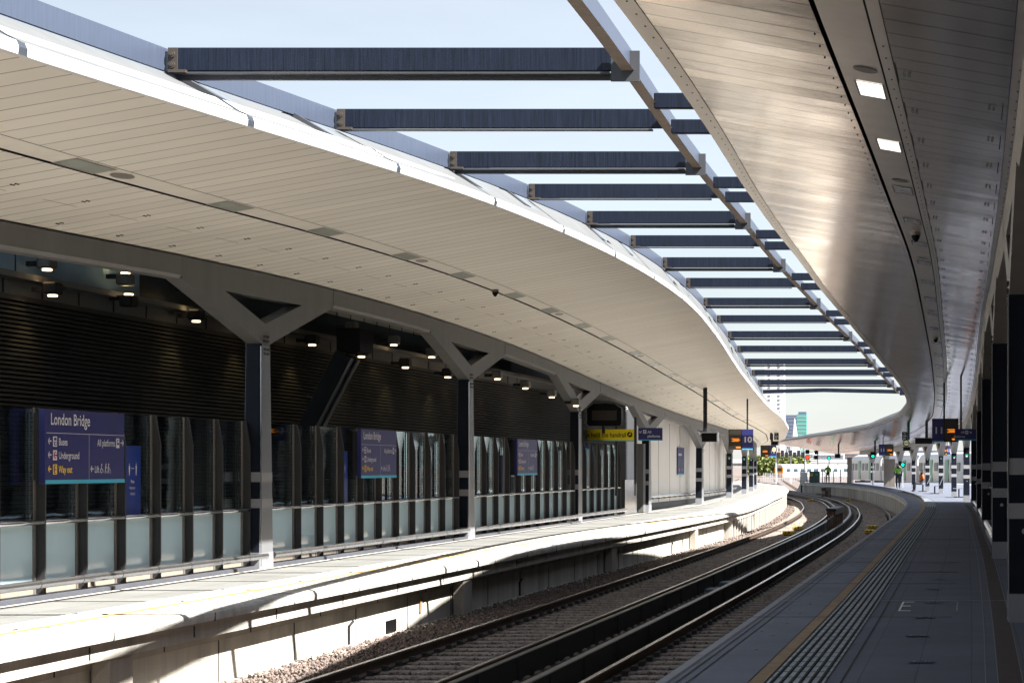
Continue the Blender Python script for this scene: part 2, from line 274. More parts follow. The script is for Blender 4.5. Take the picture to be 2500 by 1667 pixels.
# ------------------------------------------------------------------ mesh helpers
ORG = {}
class MB:
    def __init__(s): s.v = []; s.f = []; s.uv = []
    def face(s, pts, uvs=None):
        n = len(s.v); s.v += [tuple(p) for p in pts]; s.f.append(tuple(range(n, n + len(pts)))); s.uv.append(uvs); return s
    def add(s, verts, faces):
        n = len(s.v); s.v += [tuple(p) for p in verts]
        for f in faces: s.f.append(tuple(n + i for i in f)); s.uv.append(None)
        return s
    def box(s, c, d, rz=0., R=None):
        x, y, z = d[0] / 2, d[1] / 2, d[2] / 2
        vs = [Vector((a * x, b * y, e * z)) for a in (-1, 1) for b in (-1, 1) for e in (-1, 1)]
        if R is None: R = Matrix.Rotation(rz, 3, 'Z')
        vs = [R @ v + Vector(c) for v in vs]
        s.add(vs, [(0, 1, 3, 2), (4, 6, 7, 5), (0, 4, 5, 1), (2, 3, 7, 6), (0, 2, 6, 4), (1, 5, 7, 3)]); return s
    def bbox(s, c, d, b=.01, rz=0.):
        """box with chamfered edges: three crossed slabs' hull"""
        x, y, z = [q / 2 for q in d]; R = Matrix.Rotation(rz, 3, 'Z'); b = min(b, x * .9, y * .9, z * .9)
        P = {}; vs = []
        for sx in (-1, 1):
            for sy in (-1, 1):
                for sz in (-1, 1):
                    for a in range(3):
                        p = [sx * (x - b), sy * (y - b), sz * (z - b)]; p[a] = (sx * x, sy * y, sz * z)[a]
                        P[(sx, sy, sz, a)] = len(vs); vs.append(R @ Vector(p) + Vector(c))
        fs = []
        for a in range(3):
            o = [k for k in range(3) if k != a]
            for sg in (-1, 1):
                q = []
                for (u, v_) in ((-1, -1), (1, -1), (1, 1), (-1, 1)):
                    k = [0, 0, 0]; k[a] = sg; k[o[0]] = u; k[o[1]] = v_; q.append(P[(*k, a)])
                fs.append(tuple(q))
        for a in range(3):
            o = [k for k in range(3) if k != a]
            for u in (-1, 1):
                for v_ in (-1, 1):
                    k = [0, 0, 0]; k[o[0]] = u; k[o[1]] = v_
                    k1 = list(k); k1[a] = -1; k2 = list(k); k2[a] = 1
                    fs.append((P[(*k1, o[0])], P[(*k2, o[0])], P[(*k2, o[1])], P[(*k1, o[1])]))
        for sx in (-1, 1):
            for sy in (-1, 1):
                for sz in (-1, 1): fs.append((P[(sx, sy, sz, 0)], P[(sx, sy, sz, 1)], P[(sx, sy, sz, 2)]))
        s.add(vs, fs); return s
    def tube(s, a, b, r, n=10, r2=None, cap=True):
        a, b = Vector(a), Vector(b); d = (b - a).normalized(); q = d.to_track_quat('Z', 'Y'); r2 = r if r2 is None else r2
        vs = []
        for (p, rr) in ((a, r), (b, r2)):
            for i in range(n):
                t = 2 * math.pi * i / n; vs.append(p + q @ Vector((math.cos(t) * rr, math.sin(t) * rr, 0)))
        fs = [(i, (i + 1) % n, n + (i + 1) % n, n + i) for i in range(n)]
        if cap: fs += [tuple(range(n))[::-1], tuple(range(n, 2 * n))]
        s.add(vs, fs); return s
    def sweep(s, ys, prof, close=False, caps=False, v0=0.):
        """prof(Y) -> list of (X, Z); UV u = Y, v = running length across"""
        P = [prof(y) for y in ys]; k = len(P[0])
        L = [0.]
        for i in range(1, k + (1 if close else 0)):
            a, b = P[0][i - 1], P[0][i % k]; L.append(L[-1] + math.hypot(a[0] - b[0], a[1] - b[1]))
        base = len(s.v)
        for y, p in zip(ys, P): s.v += [(q[0], y, q[1]) for q in p]
        for j in range(len(ys) - 1):
            for i in range(k if close else k - 1):
                i2 = (i + 1) % k
                s.f.append((base + j * k + i, base + j * k + i2, base + (j + 1) * k + i2, base + (j + 1) * k + i))
                s.uv.append([(ys[j], v0 + L[i]), (ys[j], v0 + L[i + 1]), (ys[j + 1], v0 + L[i + 1]), (ys[j + 1], v0 + L[i])])
        if caps:
            s.f.append(tuple(base + i for i in range(k))); s.uv.append(None)
            s.f.append(tuple(base + (len(ys) - 1) * k + i for i in range(k))[::-1]); s.uv.append(None)
        return s
    def plate(s, polys, axis, t0, t1, fn=None):
        """planar polygons (shared points) given thickness t0..t1 along axis; polys in the two other coordinates"""
        idx = {}; pts = []
        for pl in polys:
            for p in pl:
                key = (round(p[0], 5), round(p[1], 5))
                if key not in idx: idx[key] = len(pts); pts.append(p)
        def mk(p, t):
            if axis == 'x': q = (t, p[0], p[1])
            elif axis == 'y': q = (p[0], t, p[1])
            else: q = (p[0], p[1], t)
            return fn(q) if fn else q
        n = len(pts); vs = [mk(p, t0) for p in pts] + [mk(p, t1) for p in pts]; fs = []; ed = {}
        for pl in polys:
            ii = [idx[(round(p[0], 5), round(p[1], 5))] for p in pl]
            fs.append(tuple(ii)); fs.append(tuple(i + n for i in ii)[::-1])
            for a, b in zip(ii, ii[1:] + ii[:1]): ed.setdefault((min(a, b), max(a, b)), []).append((a, b))
        for k, l in ed.items():
            if len(l) == 1: a, b = l[0]; fs.append((a, a + n, b + n, b))
        s.add(vs, fs); return s
    def join(s, mb, m):
        """surface details of the same part in a second material"""
        n = len(s.v); s.v += mb.v; k = len(s.f); s.f += [tuple(i + n for i in f) for f in mb.f]; s.uv += mb.uv
        s.extra = getattr(s, 'extra', []) + [(k, len(s.f), m)]; return s
    def build(s, name, m, parent=None, smooth=False):
        o_ = Vector(ORG.get(parent.name, (0, 0, 0))) if parent else Vector((0, 0, 0))
        me = bpy.data.meshes.new(name)
        me.from_pydata([(v[0] - o_.x, v[1] - o_.y, v[2] - o_.z) for v in s.v], [], s.f)
        if any(u is not None for u in s.uv):
            ul = me.uv_layers.new(name='UVMap'); flat = []
            for f, u in zip(s.f, s.uv):
                for i in range(len(f)): flat += (u[i] if u else (0., 0.))
            ul.data.foreach_set('uv', flat)
        me.materials.append(M[m] if isinstance(m, str) else m)
        for i, (a, b, mm) in enumerate(getattr(s, 'extra', [])):
            me.materials.append(M[mm])
            for q in range(a, b): me.polygons[q].material_index = i + 1
        if smooth: me.polygons.foreach_set('use_smooth', [True] * len(me.polygons))
        me.update()
        ob = bpy.data.objects.new(name, me); C.objects.link(ob)
        if parent: ob.parent = parent
        ORG[ob.name] = tuple(o_)
        return ob
def tag(o, label=None, cat=None, group=None, kind=None):
    if label: o['label'] = label
    if cat: o['category'] = cat
    if group: o['group'] = group
    if kind: o['kind'] = kind
    return o
def thing(name, loc, label, cat, group=None, rz=0.):
    """an Empty at the base of a thing; parts are given in world coordinates when rz = 0"""
    o = bpy.data.objects.new(name, None); C.objects.link(o); o.empty_display_size = .3
    o.location = loc; o.rotation_euler = (0, 0, rz); ORG[o.name] = tuple(loc)
    return tag(o, label, cat, group)
def local(o): ORG[o.name] = (0, 0, 0); return o       # parts of this thing are given in local coordinates
def copy_tree(o, loc, rz, label, group=None):
    r = o.copy(); C.objects.link(r); r.location = loc; r.rotation_euler = (0, 0, rz); r['label'] = label
    if group: r['group'] = group
    for ch in list(o.children):
        c = ch.copy(); C.objects.link(c); c.parent = r
        for g in list(ch.children): d = g.copy(); C.objects.link(d); d.parent = c
    return r
def struct(mb, name, m): return tag(mb.build(name, m), kind='structure')
ORD = ['first', 'second', 'third', 'fourth', 'fifth', 'sixth', 'seventh', 'eighth', 'ninth', 'tenth', 'eleventh', 'twelfth', 'thirteenth', 'fourteenth',
       'fifteenth', 'sixteenth', 'seventeenth', 'eighteenth', 'nineteenth', 'twentieth', 'twenty-first', 'twenty-second', 'twenty-third', 'twenty-fourth', 'twenty-fifth']
def text2d(s, h, xs=1., bold=0.):
    """letters as flat polygons; h = capital height; returns verts, faces, width"""
    cu = bpy.data.curves.new('t', 'FONT'); cu.body = s; cu.size = 1; cu.offset = bold; cu.resolution_u = 3
    ob = bpy.data.objects.new('t', cu); C.objects.link(ob)
    dg = bpy.context.evaluated_depsgraph_get(); me = bpy.data.meshes.new_from_object(ob.evaluated_get(dg))
    k = h / .69
    vs = [(v.co.x * k * xs, v.co.y * k) for v in me.vertices]; fs = [tuple(p.vertices) for p in me.polygons]
    wd = max([v[0] for v in vs] or [0])
    bpy.data.objects.remove(ob); bpy.data.curves.remove(cu); bpy.data.meshes.remove(me)
    return vs, fs, wd
class Face2D:
    """a flat face with its own right / up axes: draws rectangles, discs and letters a few mm proud of it"""
    def __init__(s, o, r, u, lift=.004): s.o = Vector(o); s.r = Vector(r); s.u = Vector(u); s.n = s.r.cross(s.u); s.lift = lift; s.mb = {}
    def P(s, x, y, k=1): return s.o + s.r * x + s.u * y + s.n * s.lift * k
    def g(s, m): return s.mb.setdefault(m, MB())
    def rect(s, m, x0, y0, x1, y1, k=1): s.g(m).face([s.P(x0, y0, k), s.P(x1, y0, k), s.P(x1, y1, k), s.P(x0, y1, k)])
    def poly(s, m, pts, k=1): s.g(m).face([s.P(x, y, k) for x, y in pts])
    def disc(s, m, x, y, r, k=1, n=20, sy=1.): s.poly(m, [(x + r * math.cos(2 * math.pi * i / n), y + r * sy * math.sin(2 * math.pi * i / n)) for i in range(n)], k)
    def line(s, m, x0, y0, x1, y1, t, k=1):
        d = Vector((x1 - x0, y1 - y0)).normalized(); a = Vector((-d.y, d.x)) * t / 2
        s.poly(m, [(x0 - a.x, y0 - a.y), (x1 - a.x, y1 - a.y), (x1 + a.x, y1 + a.y), (x0 + a.x, y0 + a.y)], k)
    def text(s, m, t, x, y, h, xs=1., k=1, right=False, bold=0., center=False):
        vs, fs, wd = text2d(t, h, xs, bold)
        if right: x -= wd
        if center: x -= wd / 2
        s.g(m).add([s.P(x + a, y + b, k) for a, b in vs], fs); return wd
    def arrow(s, m, x, y, L, t, ang, k=1):
        c, sn = math.cos(ang), math.sin(ang)
        def R(a, b): return (x + a * c - b * sn, y + a * sn + b * c)
        tip = R(L / 2, 0); s.line(m, *R(-L / 2, 0), *R(L / 2 - t, 0), t, k)
        s.line(m, *R(L * .08, L * .42), *R(L / 2, 0), t, k); s.line(m, *R(L * .08, -L * .42), *R(L / 2, 0), t, k + .2)
    def done(s, parent, names=None):
        for m, mb in s.mb.items(): mb.build((names or {}).get(m, 'lettering'), m, parent)
yr = lambda a, b, st: list(np.arange(a, b + 1e-6, st))

# ================================================================== GROUND, TRACKS
YS = yr(-30, 66, 3) + yr(69, 300, 3)
YF = yr(-30, 300, 1.5)
Z_BAL = -1.13
g = MB(); g.face([(-3000, -300, -1.45), (3000, -300, -1.45), (3000, 9000, -1.45), (-3000, 9000, -1.45)]); struct(g, 'ground', 'ballast')
g = MB(); g.sweep(YS, lambda y: [(nosing(y) - .6, -1.20), (nosing(y) + .55, Z_BAL), (cen(y) - 7.9, Z_BAL + .02), (cen(y) - 5.9, Z_BAL), (cen(y) - 5.2, Z_BAL - .03), (cen(y) - 4.9, Z_BAL), (coping(y) + .4, Z_BAL)])
struct(g, 'trackbed', 'ballast')
g = MB(); g.face([(-90, 205, -1.19), (40, 205, -1.19), (40, 620, -1.19), (-90, 620, -1.19)]); struct(g, 'far_trackbed', 'ballast')
# loose stones
def stones(name, n, y0, y1, size, label):
    bv = []; bf = []
    ico = np.array([(0, 0, 1), (.9, 0, .2), (.2, .9, -.1), (-.9, .2, .1), (-.1, -.9, .15), (.1, .1, -.9)])
    tf = np.array([(0, 1, 2), (0, 2, 3), (0, 3, 4), (0, 4, 1), (5, 2, 1), (5, 3, 2), (5, 4, 3), (5, 1, 4)])
    Y = y0 + (y1 - y0) * RNG.random(n) ** 1.5
    c = cen(Y); lo = nosing(Y) - .28; hi = coping(Y) + .1
    X = lo + (hi - lo) * RNG.random(n)
    ok = np.ones(n, bool)
    for r in (-7.52, -6.02, -4.38, -2.88): ok &= np.abs(X - c - r) > .10
    inn = ((X > c - 7.95) & (X < c - 5.55)) | ((X > c - 4.7) & (X < c - 2.5))
    fr = np.mod(Y - 15, .65) / .65
    ok &= ~(inn & (fr < .42) & (RNG.random(n) < .62))
    X, Y, inn = X[ok], Y[ok], inn[ok]; n = len(X)
    sz = size * (.6 + .8 * RNG.random(n)); Z = Z_BAL + np.where(inn, .01, 0.0) + RNG.random(n) * .035
    Z = np.where(X < nosing(Y) + .1, Z - .03, Z)
    A = RNG.normal(size=(n, 3, 3)); Q, _ = np.linalg.qr(A)
    shp = ico[None] * (1 + .35 * (RNG.random((n, 6, 1)) - .5)) * (np.array([1, .8, .6])[None, None] * (.75 + .5 * RNG.random((n, 1, 3))))
    V = np.einsum('nij,nkj->nki', Q, shp) * sz[:, None, None] + np.stack([X, Y, Z], 1)[:, None]
    Fc = (tf[None] + 6 * np.arange(n)[:, None, None]).reshape(-1, 3)
    me = bpy.data.meshes.new(name); me.vertices.add(6 * n); me.vertices.foreach_set('co', V.reshape(-1))
    me.loops.add(len(Fc) * 3); me.loops.foreach_set('vertex_index', Fc.reshape(-1).astype(np.int32))
    me.polygons.add(len(Fc)); me.polygons.foreach_set('loop_start', np.arange(0, len(Fc) * 3, 3, dtype=np.int32)); me.polygons.foreach_set('loop_total', np.full(len(Fc), 3, dtype=np.int32))
    me.materials.append(M['stone']); me.update(); me.validate()
    o = bpy.data.objects.new(name, me); C.objects.link(o); tag(o, label, 'ballast', kind='stuff')
stones('ballast_stones', 100000, 18.5, 70, .030, 'brown crushed stone ballast lying between the rails and the platforms')
stones('ballast_stones', 16000, 70, 160, .05, 'brown crushed stone ballast on the far curve of the tracks')

def rail_prof(x, w2=.036, top=-.915, base=-1.075):
    return [(x - .07, base), (x - .07, base + .015), (x - .012, base + .035), (x - .012, top - .04), (x - w2, top - .03), (x - w2, top - .006), (x - w2 + .01, top),
            (x + w2 - .01, top), (x + w2, top - .006), (x + w2, top - .03), (x + .012, top - .04), (x + .012, base + .035), (x + .07, base + .015), (x + .07, base)]
def make_track(off_l, off_r, cond_off, label):
    t = thing('railway_track', ((off_l + off_r) / 2, 20, -1.1), label, 'railway track', 'railway tracks between the platforms')
    for o in (off_l, off_r):
        r = MB().sweep(YF, lambda y: rail_prof(cen(y) + o)).build('rail', 'rail', t)
        MB().sweep(YF, lambda y: [(cen(y) + o - .03, -.9125), (cen(y) + o + .03, -.9125)]).build('running_surface', 'rail_top', r)
    c = cond_off
    cr = MB().sweep(YF, lambda y: [(cen(y) + c - .055, -.98), (cen(y) + c - .055, -.85), (cen(y) + c - .04, -.838), (cen(y) + c + .04, -.838), (cen(y) + c + .055, -.85), (cen(y) + c + .055, -.98)]).build('conductor_rail', 'cond', t)
    bm = MB().sweep(YF, lambda y: [(cen(y) + c + .12, -1.12), (cen(y) + c + .12, -.80), (cen(y) + c + .15, -.80), (cen(y) + c + .15, -1.12)])
    j = MB()
    for k in range(60):
        y = 16 + k * 2.4 + (.35 if k % 3 == 0 else 0)
        j.box((cen(y) + c + .158, y, -.97), (.016, .05, .33))
    bm.join(j, 'clip').build('guard_board', 'board', t)
    cx = (off_l + off_r) / 2
    def slp(mb, y):
        x = cen(y) + cx; th = math.atan((cen(y + 1) - cen(y - 1)) / 2)
        mb.bbox((x, y, -1.155), (2.6, .26, .16), .02, -th)
    def fast(b, y):
        for o in (off_l, off_r):
            x = cen(y) + o; b.box((x, y, -1.0785), (.30, .14, .02))
            for s in (-1, 1): b.box((x + s * .095, y, -1.04), (.07, .09, .06))
    for k in range(100):
        b = MB(); slp(b, 15 + .65 * k); q = MB(); fast(q, 15 + .65 * k); b.join(q, 'clip'); b.build('sleeper', 'sleeper', t)
    b = MB()
    for k in range(100, 300): slp(b, 15 + .65 * k)
    q = MB()
    for k in range(100, 150): fast(q, 15 + .65 * k)
    b.join(q, 'clip')
    tag(b.build('sleeper', 'sleeper', t), kind='stuff')
    return t
make_track(-7.52, -6.02, -5.66, 'left railway track running below the sunlit platform')
make_track(-4.38, -2.88, -4.86, 'right railway track running below the shaded platform edge')

# yellow boxes, cover plates, raised cable boxes
def yellow_box(x, y, label, s=1.):
    t = thing('track_box', (x, y, -1.12), label, 'track box', 'yellow boxes fixed between the rails')
    MB().bbox((x, y, -.98), (.40 * s, .55, .13), .02).build('cover', 'box_yellow', t)
    MB().box((x, y, -1.08), (.30 * s, .45, .10)).build('base', 'dkgrey', t)
    MB().box((x + .05, y - .283, -.96), (.05, .012, .07)).box((x - .08, y - .283, -.96), (.03, .012, .07)).build('slot', 'black', t)
for x, y, l in ((-6.93, 79.6, 'yellow track box in the sun on the left track, nearer of the pair'), (-7.1, 86.0, 'notched yellow track box in the sun, farther of the left pair'),
                (-3.95, 81.5, 'yellow track box in the shade on the right track, nearer of the pair'), (-4.15, 87.6, 'yellow track box in the shade, farther of the right pair'),
                (-12.1, 158, 'small yellow track box far round the bend on the left track'), (-9.4, 160, 'small yellow track box far round the bend on the right track')):
    yellow_box(x, y, l)
for x, y, l in ((-5.35, 44.0, 'slate blue cover plate lying on the ballast, nearer of two'), (-5.2, 46.6, 'slate blue cover plate lying on the ballast, farther of two')):
    tag(MB().bbox((x, y, -1.06), (.75, .8, .07), .01).build('cover_plate', 'slate'), l, 'cover plate', 'cover plates between the tracks')
def cable_box(x, y, L, label):
    t = thing('cable_box', (x, y, -1.13), label, 'cable box', 'raised cable boxes between the tracks')
    MB().bbox((x, y, -.18), (.40, L, .10), .02).build('lid', 'dkgrey', t)
    MB().bbox((x, y, -.31), (.36, L - .1, .15), .01).build('tray', 'rail', t)
    for k in range(5):
        for s in (-1, 1): MB().box((x + s * .13, y - L / 2 + .15 + k * (L - .3) / 4, -.74), (.06, .06, .74)).box((x + s * .13, y - L / 2 + .15 + k * (L - .3) / 4, -1.11), (.12, .16, .03)).build('leg', 'rail', t)
cable_box(-5.55, 85.5, 5.0, 'dark raised cable box on legs standing between the tracks, nearer one')
cable_box(-11.6, 168, 6.0, 'small dark raised cable box far round the bend, before the white trestle wall')

# ================================================================== RIGHT PLATFORM
def strip(name, m, a, b, y0, y1, z, v=0., step=3):
    return MB().sweep(yr(y0, y1, step), lambda y: [(b(y), z), (a(y), z)], v0=v)
farR = lambda y: 3.6 if y < 86 else XR(y) + 7.0
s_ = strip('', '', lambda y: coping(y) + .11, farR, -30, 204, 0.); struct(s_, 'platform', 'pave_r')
b = MB().sweep(yr(-30, 204, 1.5), lambda y: [(coping(y) + .10, .0), (coping(y) + .015, .0), (coping(y), -.012), (coping(y), -.10), (coping(y) + .05, -.11)]); struct(b, 'platform_coping', 'coping')
struct(strip('', '', lambda y: coping(y) + .115, lambda y: coping(y) + .66, -30, 204, .004), 'platform_edge_paving', 'pave_edge')
for o in (.16, .235): struct(strip('', '', lambda y: coping(y) + o, lambda y: coping(y) + o + .012, -30, 110, .008), 'platform_edge_groove', 'line_dark')
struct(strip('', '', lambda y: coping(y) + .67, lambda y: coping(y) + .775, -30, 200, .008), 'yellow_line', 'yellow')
tb = MB().sweep(yr(-30, 140, 1.5), lambda y: [(coping(y) + 1.195, .008), (coping(y) + .795, .008)]); struct(tb, 'tactile_paving', 'tactile')
rb = MB()
for k in range(6):
    xo = .815 + k * .066
    rb.sweep(yr(12, 130, 1.5), lambda y: [(coping(y) + xo + .028, .009), (coping(y) + xo + .022, .018), (coping(y) + xo + .006, .018), (coping(y) + xo, .009)])
struct(rb, 'tactile_rib', 'line_dark')
tj = MB()
for k in range(160):
    y = 15 + .4 * k; tj.box((coping(y) + .995, y, .0105), (.40, .008, .004))
struct(tj, 'tactile_joint', 'joint_mid')
struct(strip('', '', lambda y: coping(y) + 1.30, lambda y: coping(y) + 1.31, 10, 120, .006), 'paving_joint', 'line_dark')
struct(strip('', '', lambda y: XR(y) - .38, lambda y: XR(y) - .372, 10, 85, .006), 'paving_joint', 'line_pale')
struct(strip('', '', lambda y: XR(y) - .285, lambda y: XR(y) - .12, 10, 85, .006), 'drain_channel', 'drain')
struct(strip('', '', lambda y: XR(y) - .292, lambda y: XR(y) - .285, 10, 85, .008), 'drain_edge', 'line_pale')
struct(strip('', '', lambda y: XR(y) - .12, lambda y: XR(y) - .113, 10, 85, .008), 'drain_edge', 'line_pale')
for y in (23.6, 38.8, 54., 69.2): struct(MB().box((-.9, y, .011), (2.55, .022, .004)), 'movement_joint', 'line_pale')
for y in (21.0, 27.0, 29.9, 33, 43.5, 60): struct(MB().box((-1.2, y, .0115), (2.0, .008, .003)), 'paving_joint', 'line_dark')
sd = MB()
for k in range(60):
    y = 17.3 + 1.45 * k; sd.tube((coping(y) + .45, y, .004), (coping(y) + .45, y, .010), .016, 8)
    if k % 2: sd.tube((coping(y) + .30, y + .5, .004), (coping(y) + .30, y + .5, .010), .012, 8)
struct(sd, 'platform_stud', 'line_pale')
# floor stickers and the white corner mark
def sticker(x, y, label):
    t = local(thing('floor_sticker', (x, y, .006), label, 'floor sticker', 'blue distance stickers on the shaded platform'))
    f = Face2D((0, 0, 0), (1, 0, 0), (0, 1, 0), .003)
    f.rect('mark_blue', -.10, -.07, .10, .07)
    for m, x0, y0, x1, y1 in (('line_pale', -.09, .045, -.015, .06), ('line_pale', -.09, -.06, -.015, -.045), ('line_pale', -.06, -.05, -.045, .05), ('line_pale', .03, -.05, .045, .05), ('line_pale', .06, -.05, .075, .05)):
        f.rect(m, x0, y0, x1, y1, 2)
    f.done(t, {'mark_blue': 'sticker_backing', 'line_pale': 'printed_mark'})
for i, (px_, py_) in enumerate(((2248, 1617), (2238, 1553), (2259, 1508), (2279, 1472), (2281, 1438), (2292, 1414), (2298, 1395), (2303, 1376), (2309, 1361), (2312, 1348))):
    Y = F * EYE / (py_ - PY); sticker((px_ - PX) * Y / F, Y, '%s blue sticker with a pale mark on the shaded platform, counted from the camera' % ORD[i])
cm = local(thing('corner_mark', (-.75, 22.65, .006), 'white painted corner bracket marks on the shaded platform floor', 'floor marking'))
f = Face2D((0, 0, 0), (1, 0, 0), (0, 1, 0), .003)
f.rect('white_paint', -.02, -.75, 0, .75); f.rect('white_paint', 0, .67, .11, .75); f.rect('white_paint', 0, -.75, .11, -.67); f.rect('white_paint', .0, -.02, .09, .1)
f.rect('line_pale', .58, -.75, .60, .75); f.rect('line_pale', .50, .69, .58, .75); f.done(cm, {'white_paint': 'bracket', 'line_pale': 'worn_bracket'})
# track-side face of the right platform: ribbed concrete panels
rw = thing('platform_wall', (-2.2, 60, -1.2), 'ribbed concrete wall under the edge of the shaded right platform', 'platform wall')
rwf = MB().sweep(yr(-30, 205, 2), lambda y: [(coping(y) + .05, -.11), (coping(y) + .05, -.26), (coping(y) + .22, -.27), (coping(y) + .22, -1.25)])
rb = rf_ = MB()
for k in range(130):
    y = 90 + k * .88
    if y < 203: rb.box((coping(y) + .15, y, -.73), (.16, .22, .93), -math.atan(coping(y + .5) - coping(y - .5)))
rwf.join(rb, 'concrete').build('wall_face', 'concrete', rw)
MB().face([(coping(204), 204, .0), (coping(204) + 14, 204, .0), (coping(204) + 14, 210, -1.2), (coping(204), 210, -1.2)])
rp = MB(); rp.face([(coping(204) + .05, 204.0, -.003), (coping(204) + 14, 204.0, -.003), (coping(208) + 14, 210, -1.2), (coping(208), 210, -1.2)]); rp.face([(coping(204) + .05, 204, -.003), (coping(208), 210, -1.2), (coping(204) + .1, 204, -1.2)])
struct(rp, 'platform_ramp', 'concrete')

# ================================================================== LEFT PLATFORM
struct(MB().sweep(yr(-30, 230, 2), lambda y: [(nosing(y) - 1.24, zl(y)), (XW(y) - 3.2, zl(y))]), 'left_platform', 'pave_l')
struct(MB().sweep(yr(-30, 230, 2), lambda y: [(nosing(y) - .28, zl(y) + .003), (nosing(y) - 1.25, zl(y) + .003)]), 'left_platform_edge_paving', 'edge_l')
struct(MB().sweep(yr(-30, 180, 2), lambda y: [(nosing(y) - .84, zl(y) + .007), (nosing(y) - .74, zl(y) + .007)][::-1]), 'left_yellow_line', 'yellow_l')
struct(MB().sweep(yr(-30, 230, 1.5), lambda y: [(nosing(y) - .30, zl(y) + .006), (nosing(y) - .08, zl(y) + .006), (nosing(y) - .03, zl(y) - .006), (nosing(y) - .005, zl(y) - .035), (nosing(y), zl(y) - .07), (nosing(y) - .01, zl(y) - .125), (nosing(y) - .12, zl(y) - .13)]), 'left_platform_coping', 'nosing')
tj = MB()
for k in range(46):
    y = 16 + 2.93 * k; tj.box((nosing(y) - .45, y, zl(y) + .010), (.90, .012, .005)); tj.box((nosing(y) - .006, y, zl(y) - .085), (.02, .012, .10))
struct(tj, 'coping_joint', 'line_dark')
tj = MB()
for k in range(16):
    y = 17 + 4.6 * k; tj.box((nosing(y) - 1.9, y, zl(y) + .006), (1.6, .025, .005))
    for q in range(7): tj.box((nosing(y) - 1.2 + .05 * q, y + .02 * (q % 2), zl(y) + .012), (.03, .10, .006))
struct(tj, 'paving_joint', 'line_dark')
tr_ = MB()
for q in range(7):
    tr_.sweep(yr(14, 120, 2), lambda y: [(nosing(y) - .92 - q * .055, zl(y) + .006), (nosing(y) - .935 - q * .055, zl(y) + .016), (nosing(y) - .95 - q * .055, zl(y) + .006)][::-1])
struct(tr_, 'left_tactile_rib', 'edge_l')
struct(MB().sweep(yr(-30, 100, 3), lambda y: [(XW(y) + .34, zl(y) + .005), (XW(y) + .26, zl(y) + .005)]), 'left_shadow_strip', 'dkgrey')  # dark strip laid on the paving as a thin shadow line
struct(MB().sweep(yr(-30, 100, 3), lambda y: [(XW(y) + .26, zl(y) + .008), (XW(y) + .18, zl(y) + .008)]), 'left_wall_strip', 'edge_l')
lw = thing('platform_wall', (-9.2, 40, -1.25), 'pale concrete wall under the edge of the sunlit left platform', 'platform wall')
MB().sweep(yr(-30, 230, 2), lambda y: [(nosing(y) - .11, zl(y) - .13), (nosing(y) - .11, zl(y) - .33), (nosing(y) - .33, zl(y) - .335)]).build('edge_beam', 'concrete', lw)
MB().sweep(yr(-30, 78, 2), lambda y: [(nosing(y) - .34, zl(y) - .33), (nosing(y) - .34, -.62)]).build('cill_band', 'concrete_d', lw)
wf = MB().sweep(yr(-30, 78, 2), lambda y: [(nosing(y) - .36, -.60), (nosing(y) - .36, -1.16)])
rcw = MB().sweep(yr(78, 230, 2), lambda y: [(nosing(y) - .95, -.3), (nosing(y) - .95, -1.3)])
MB().sweep(yr(-30, 78, 2), lambda y: [(nosing(y) - .36, -1.14), (nosing(y) - .16, -1.15), (nosing(y) - .12, -1.25)]).build('footing', 'concrete', lw)
for y in (22.4, 37.9, 53.1, 68.2): MB().bbox((nosing(y) - .24, y, -.81), (.20, .62, .78), .015).build('pilaster', 'concrete_d', lw)
pj = MB()
for k in range(22):
    y = 17.2 + k * 2.9; pj.box((nosing(y) - .356, y, -.88), (.012, .014, .52)); pj.box((nosing(y) - .336, y + 1.1, -.55), (.010, .012, .12)); pj.box((nosing(y) - .106, y + 1.4, -.40), (.012, .014, .13))
wf.join(pj, 'line_dark').build('wall_face', 'concrete', lw)
rb = MB()
for k in range(130):
    y = 78.6 + k * 1.1
    if y < 225: rb.box((nosing(y) - .30, y, -.86), (.36, .24, .90), -math.atan(nosing(y + .5) - nosing(y - .5)))
rcw.join(rb, 'concrete').build('trestle', 'concrete_d', lw)
tag(MB().box((nosing(35.4) - .34, 35.4, -.80), (.02, .10, .26)).build('wall_marker', 'yellow'), 'small orange marker plate on the concrete wall below the left platform', 'marker plate')
tag(MB().box((nosing(33.6) - .345, 33.6, -1.03), (.02, .55, .20)).build('wall_grille', 'black'), 'black square grille low on the concrete wall below the left platform', 'grille')
for y, l in ((31.3, 'nearest'), (43.2, 'middle'), (64.0, 'farthest')):
    tag(MB().tube((nosing(y) - .34, y, -1.13), (nosing(y) - .34, y, -.86), .02).tube((nosing(y) - .34, y, -.86), (nosing(y) - .34, y + .2, -.80), .02).build('bonding_cable', 'dkgrey'),
        '%s short dark cable clipped to the wall below the left platform' % l, 'cable')

# ================================================================== CANOPIES
YC_L = [20.4, 34.8, 49.2, 63.6, 78.0, 92.4, 106.8, 121.2, 135.6, 150.0, 164.4]
YC_R = [20.7, 34.9, 49.1, 63.3, 77.5, 91.7, 105.9, 120.1, 134.3, 148.5, 162.7, 176.9, 191.1, 205.3]
P1, PB = 22.1, 4.7
YCN = yr(-30, 14, 4) + yr(15, 180, 1.5)
slotL = lambda y: cen(y) - 9.80
bandL = lambda y: cen(y) - 9.46
slotR = lambda y: XR(y) - 1.50
bandR = lambda y: XR(y) - 1.14
cl = thing('platform_canopy', (-9.5, 60, 4.6), 'curved pale panelled canopy roof over the sunlit left platform', 'canopy')
def sofL(y, a, b, n=2): return [(a + (b - a) * i / (n - 1), hsL(a + (b - a) * i / (n - 1), y)) for i in range(n)][::-1]
lsof = MB().sweep(YCN, lambda y: sofL(y, XW(y) - .25, slotL(y)))
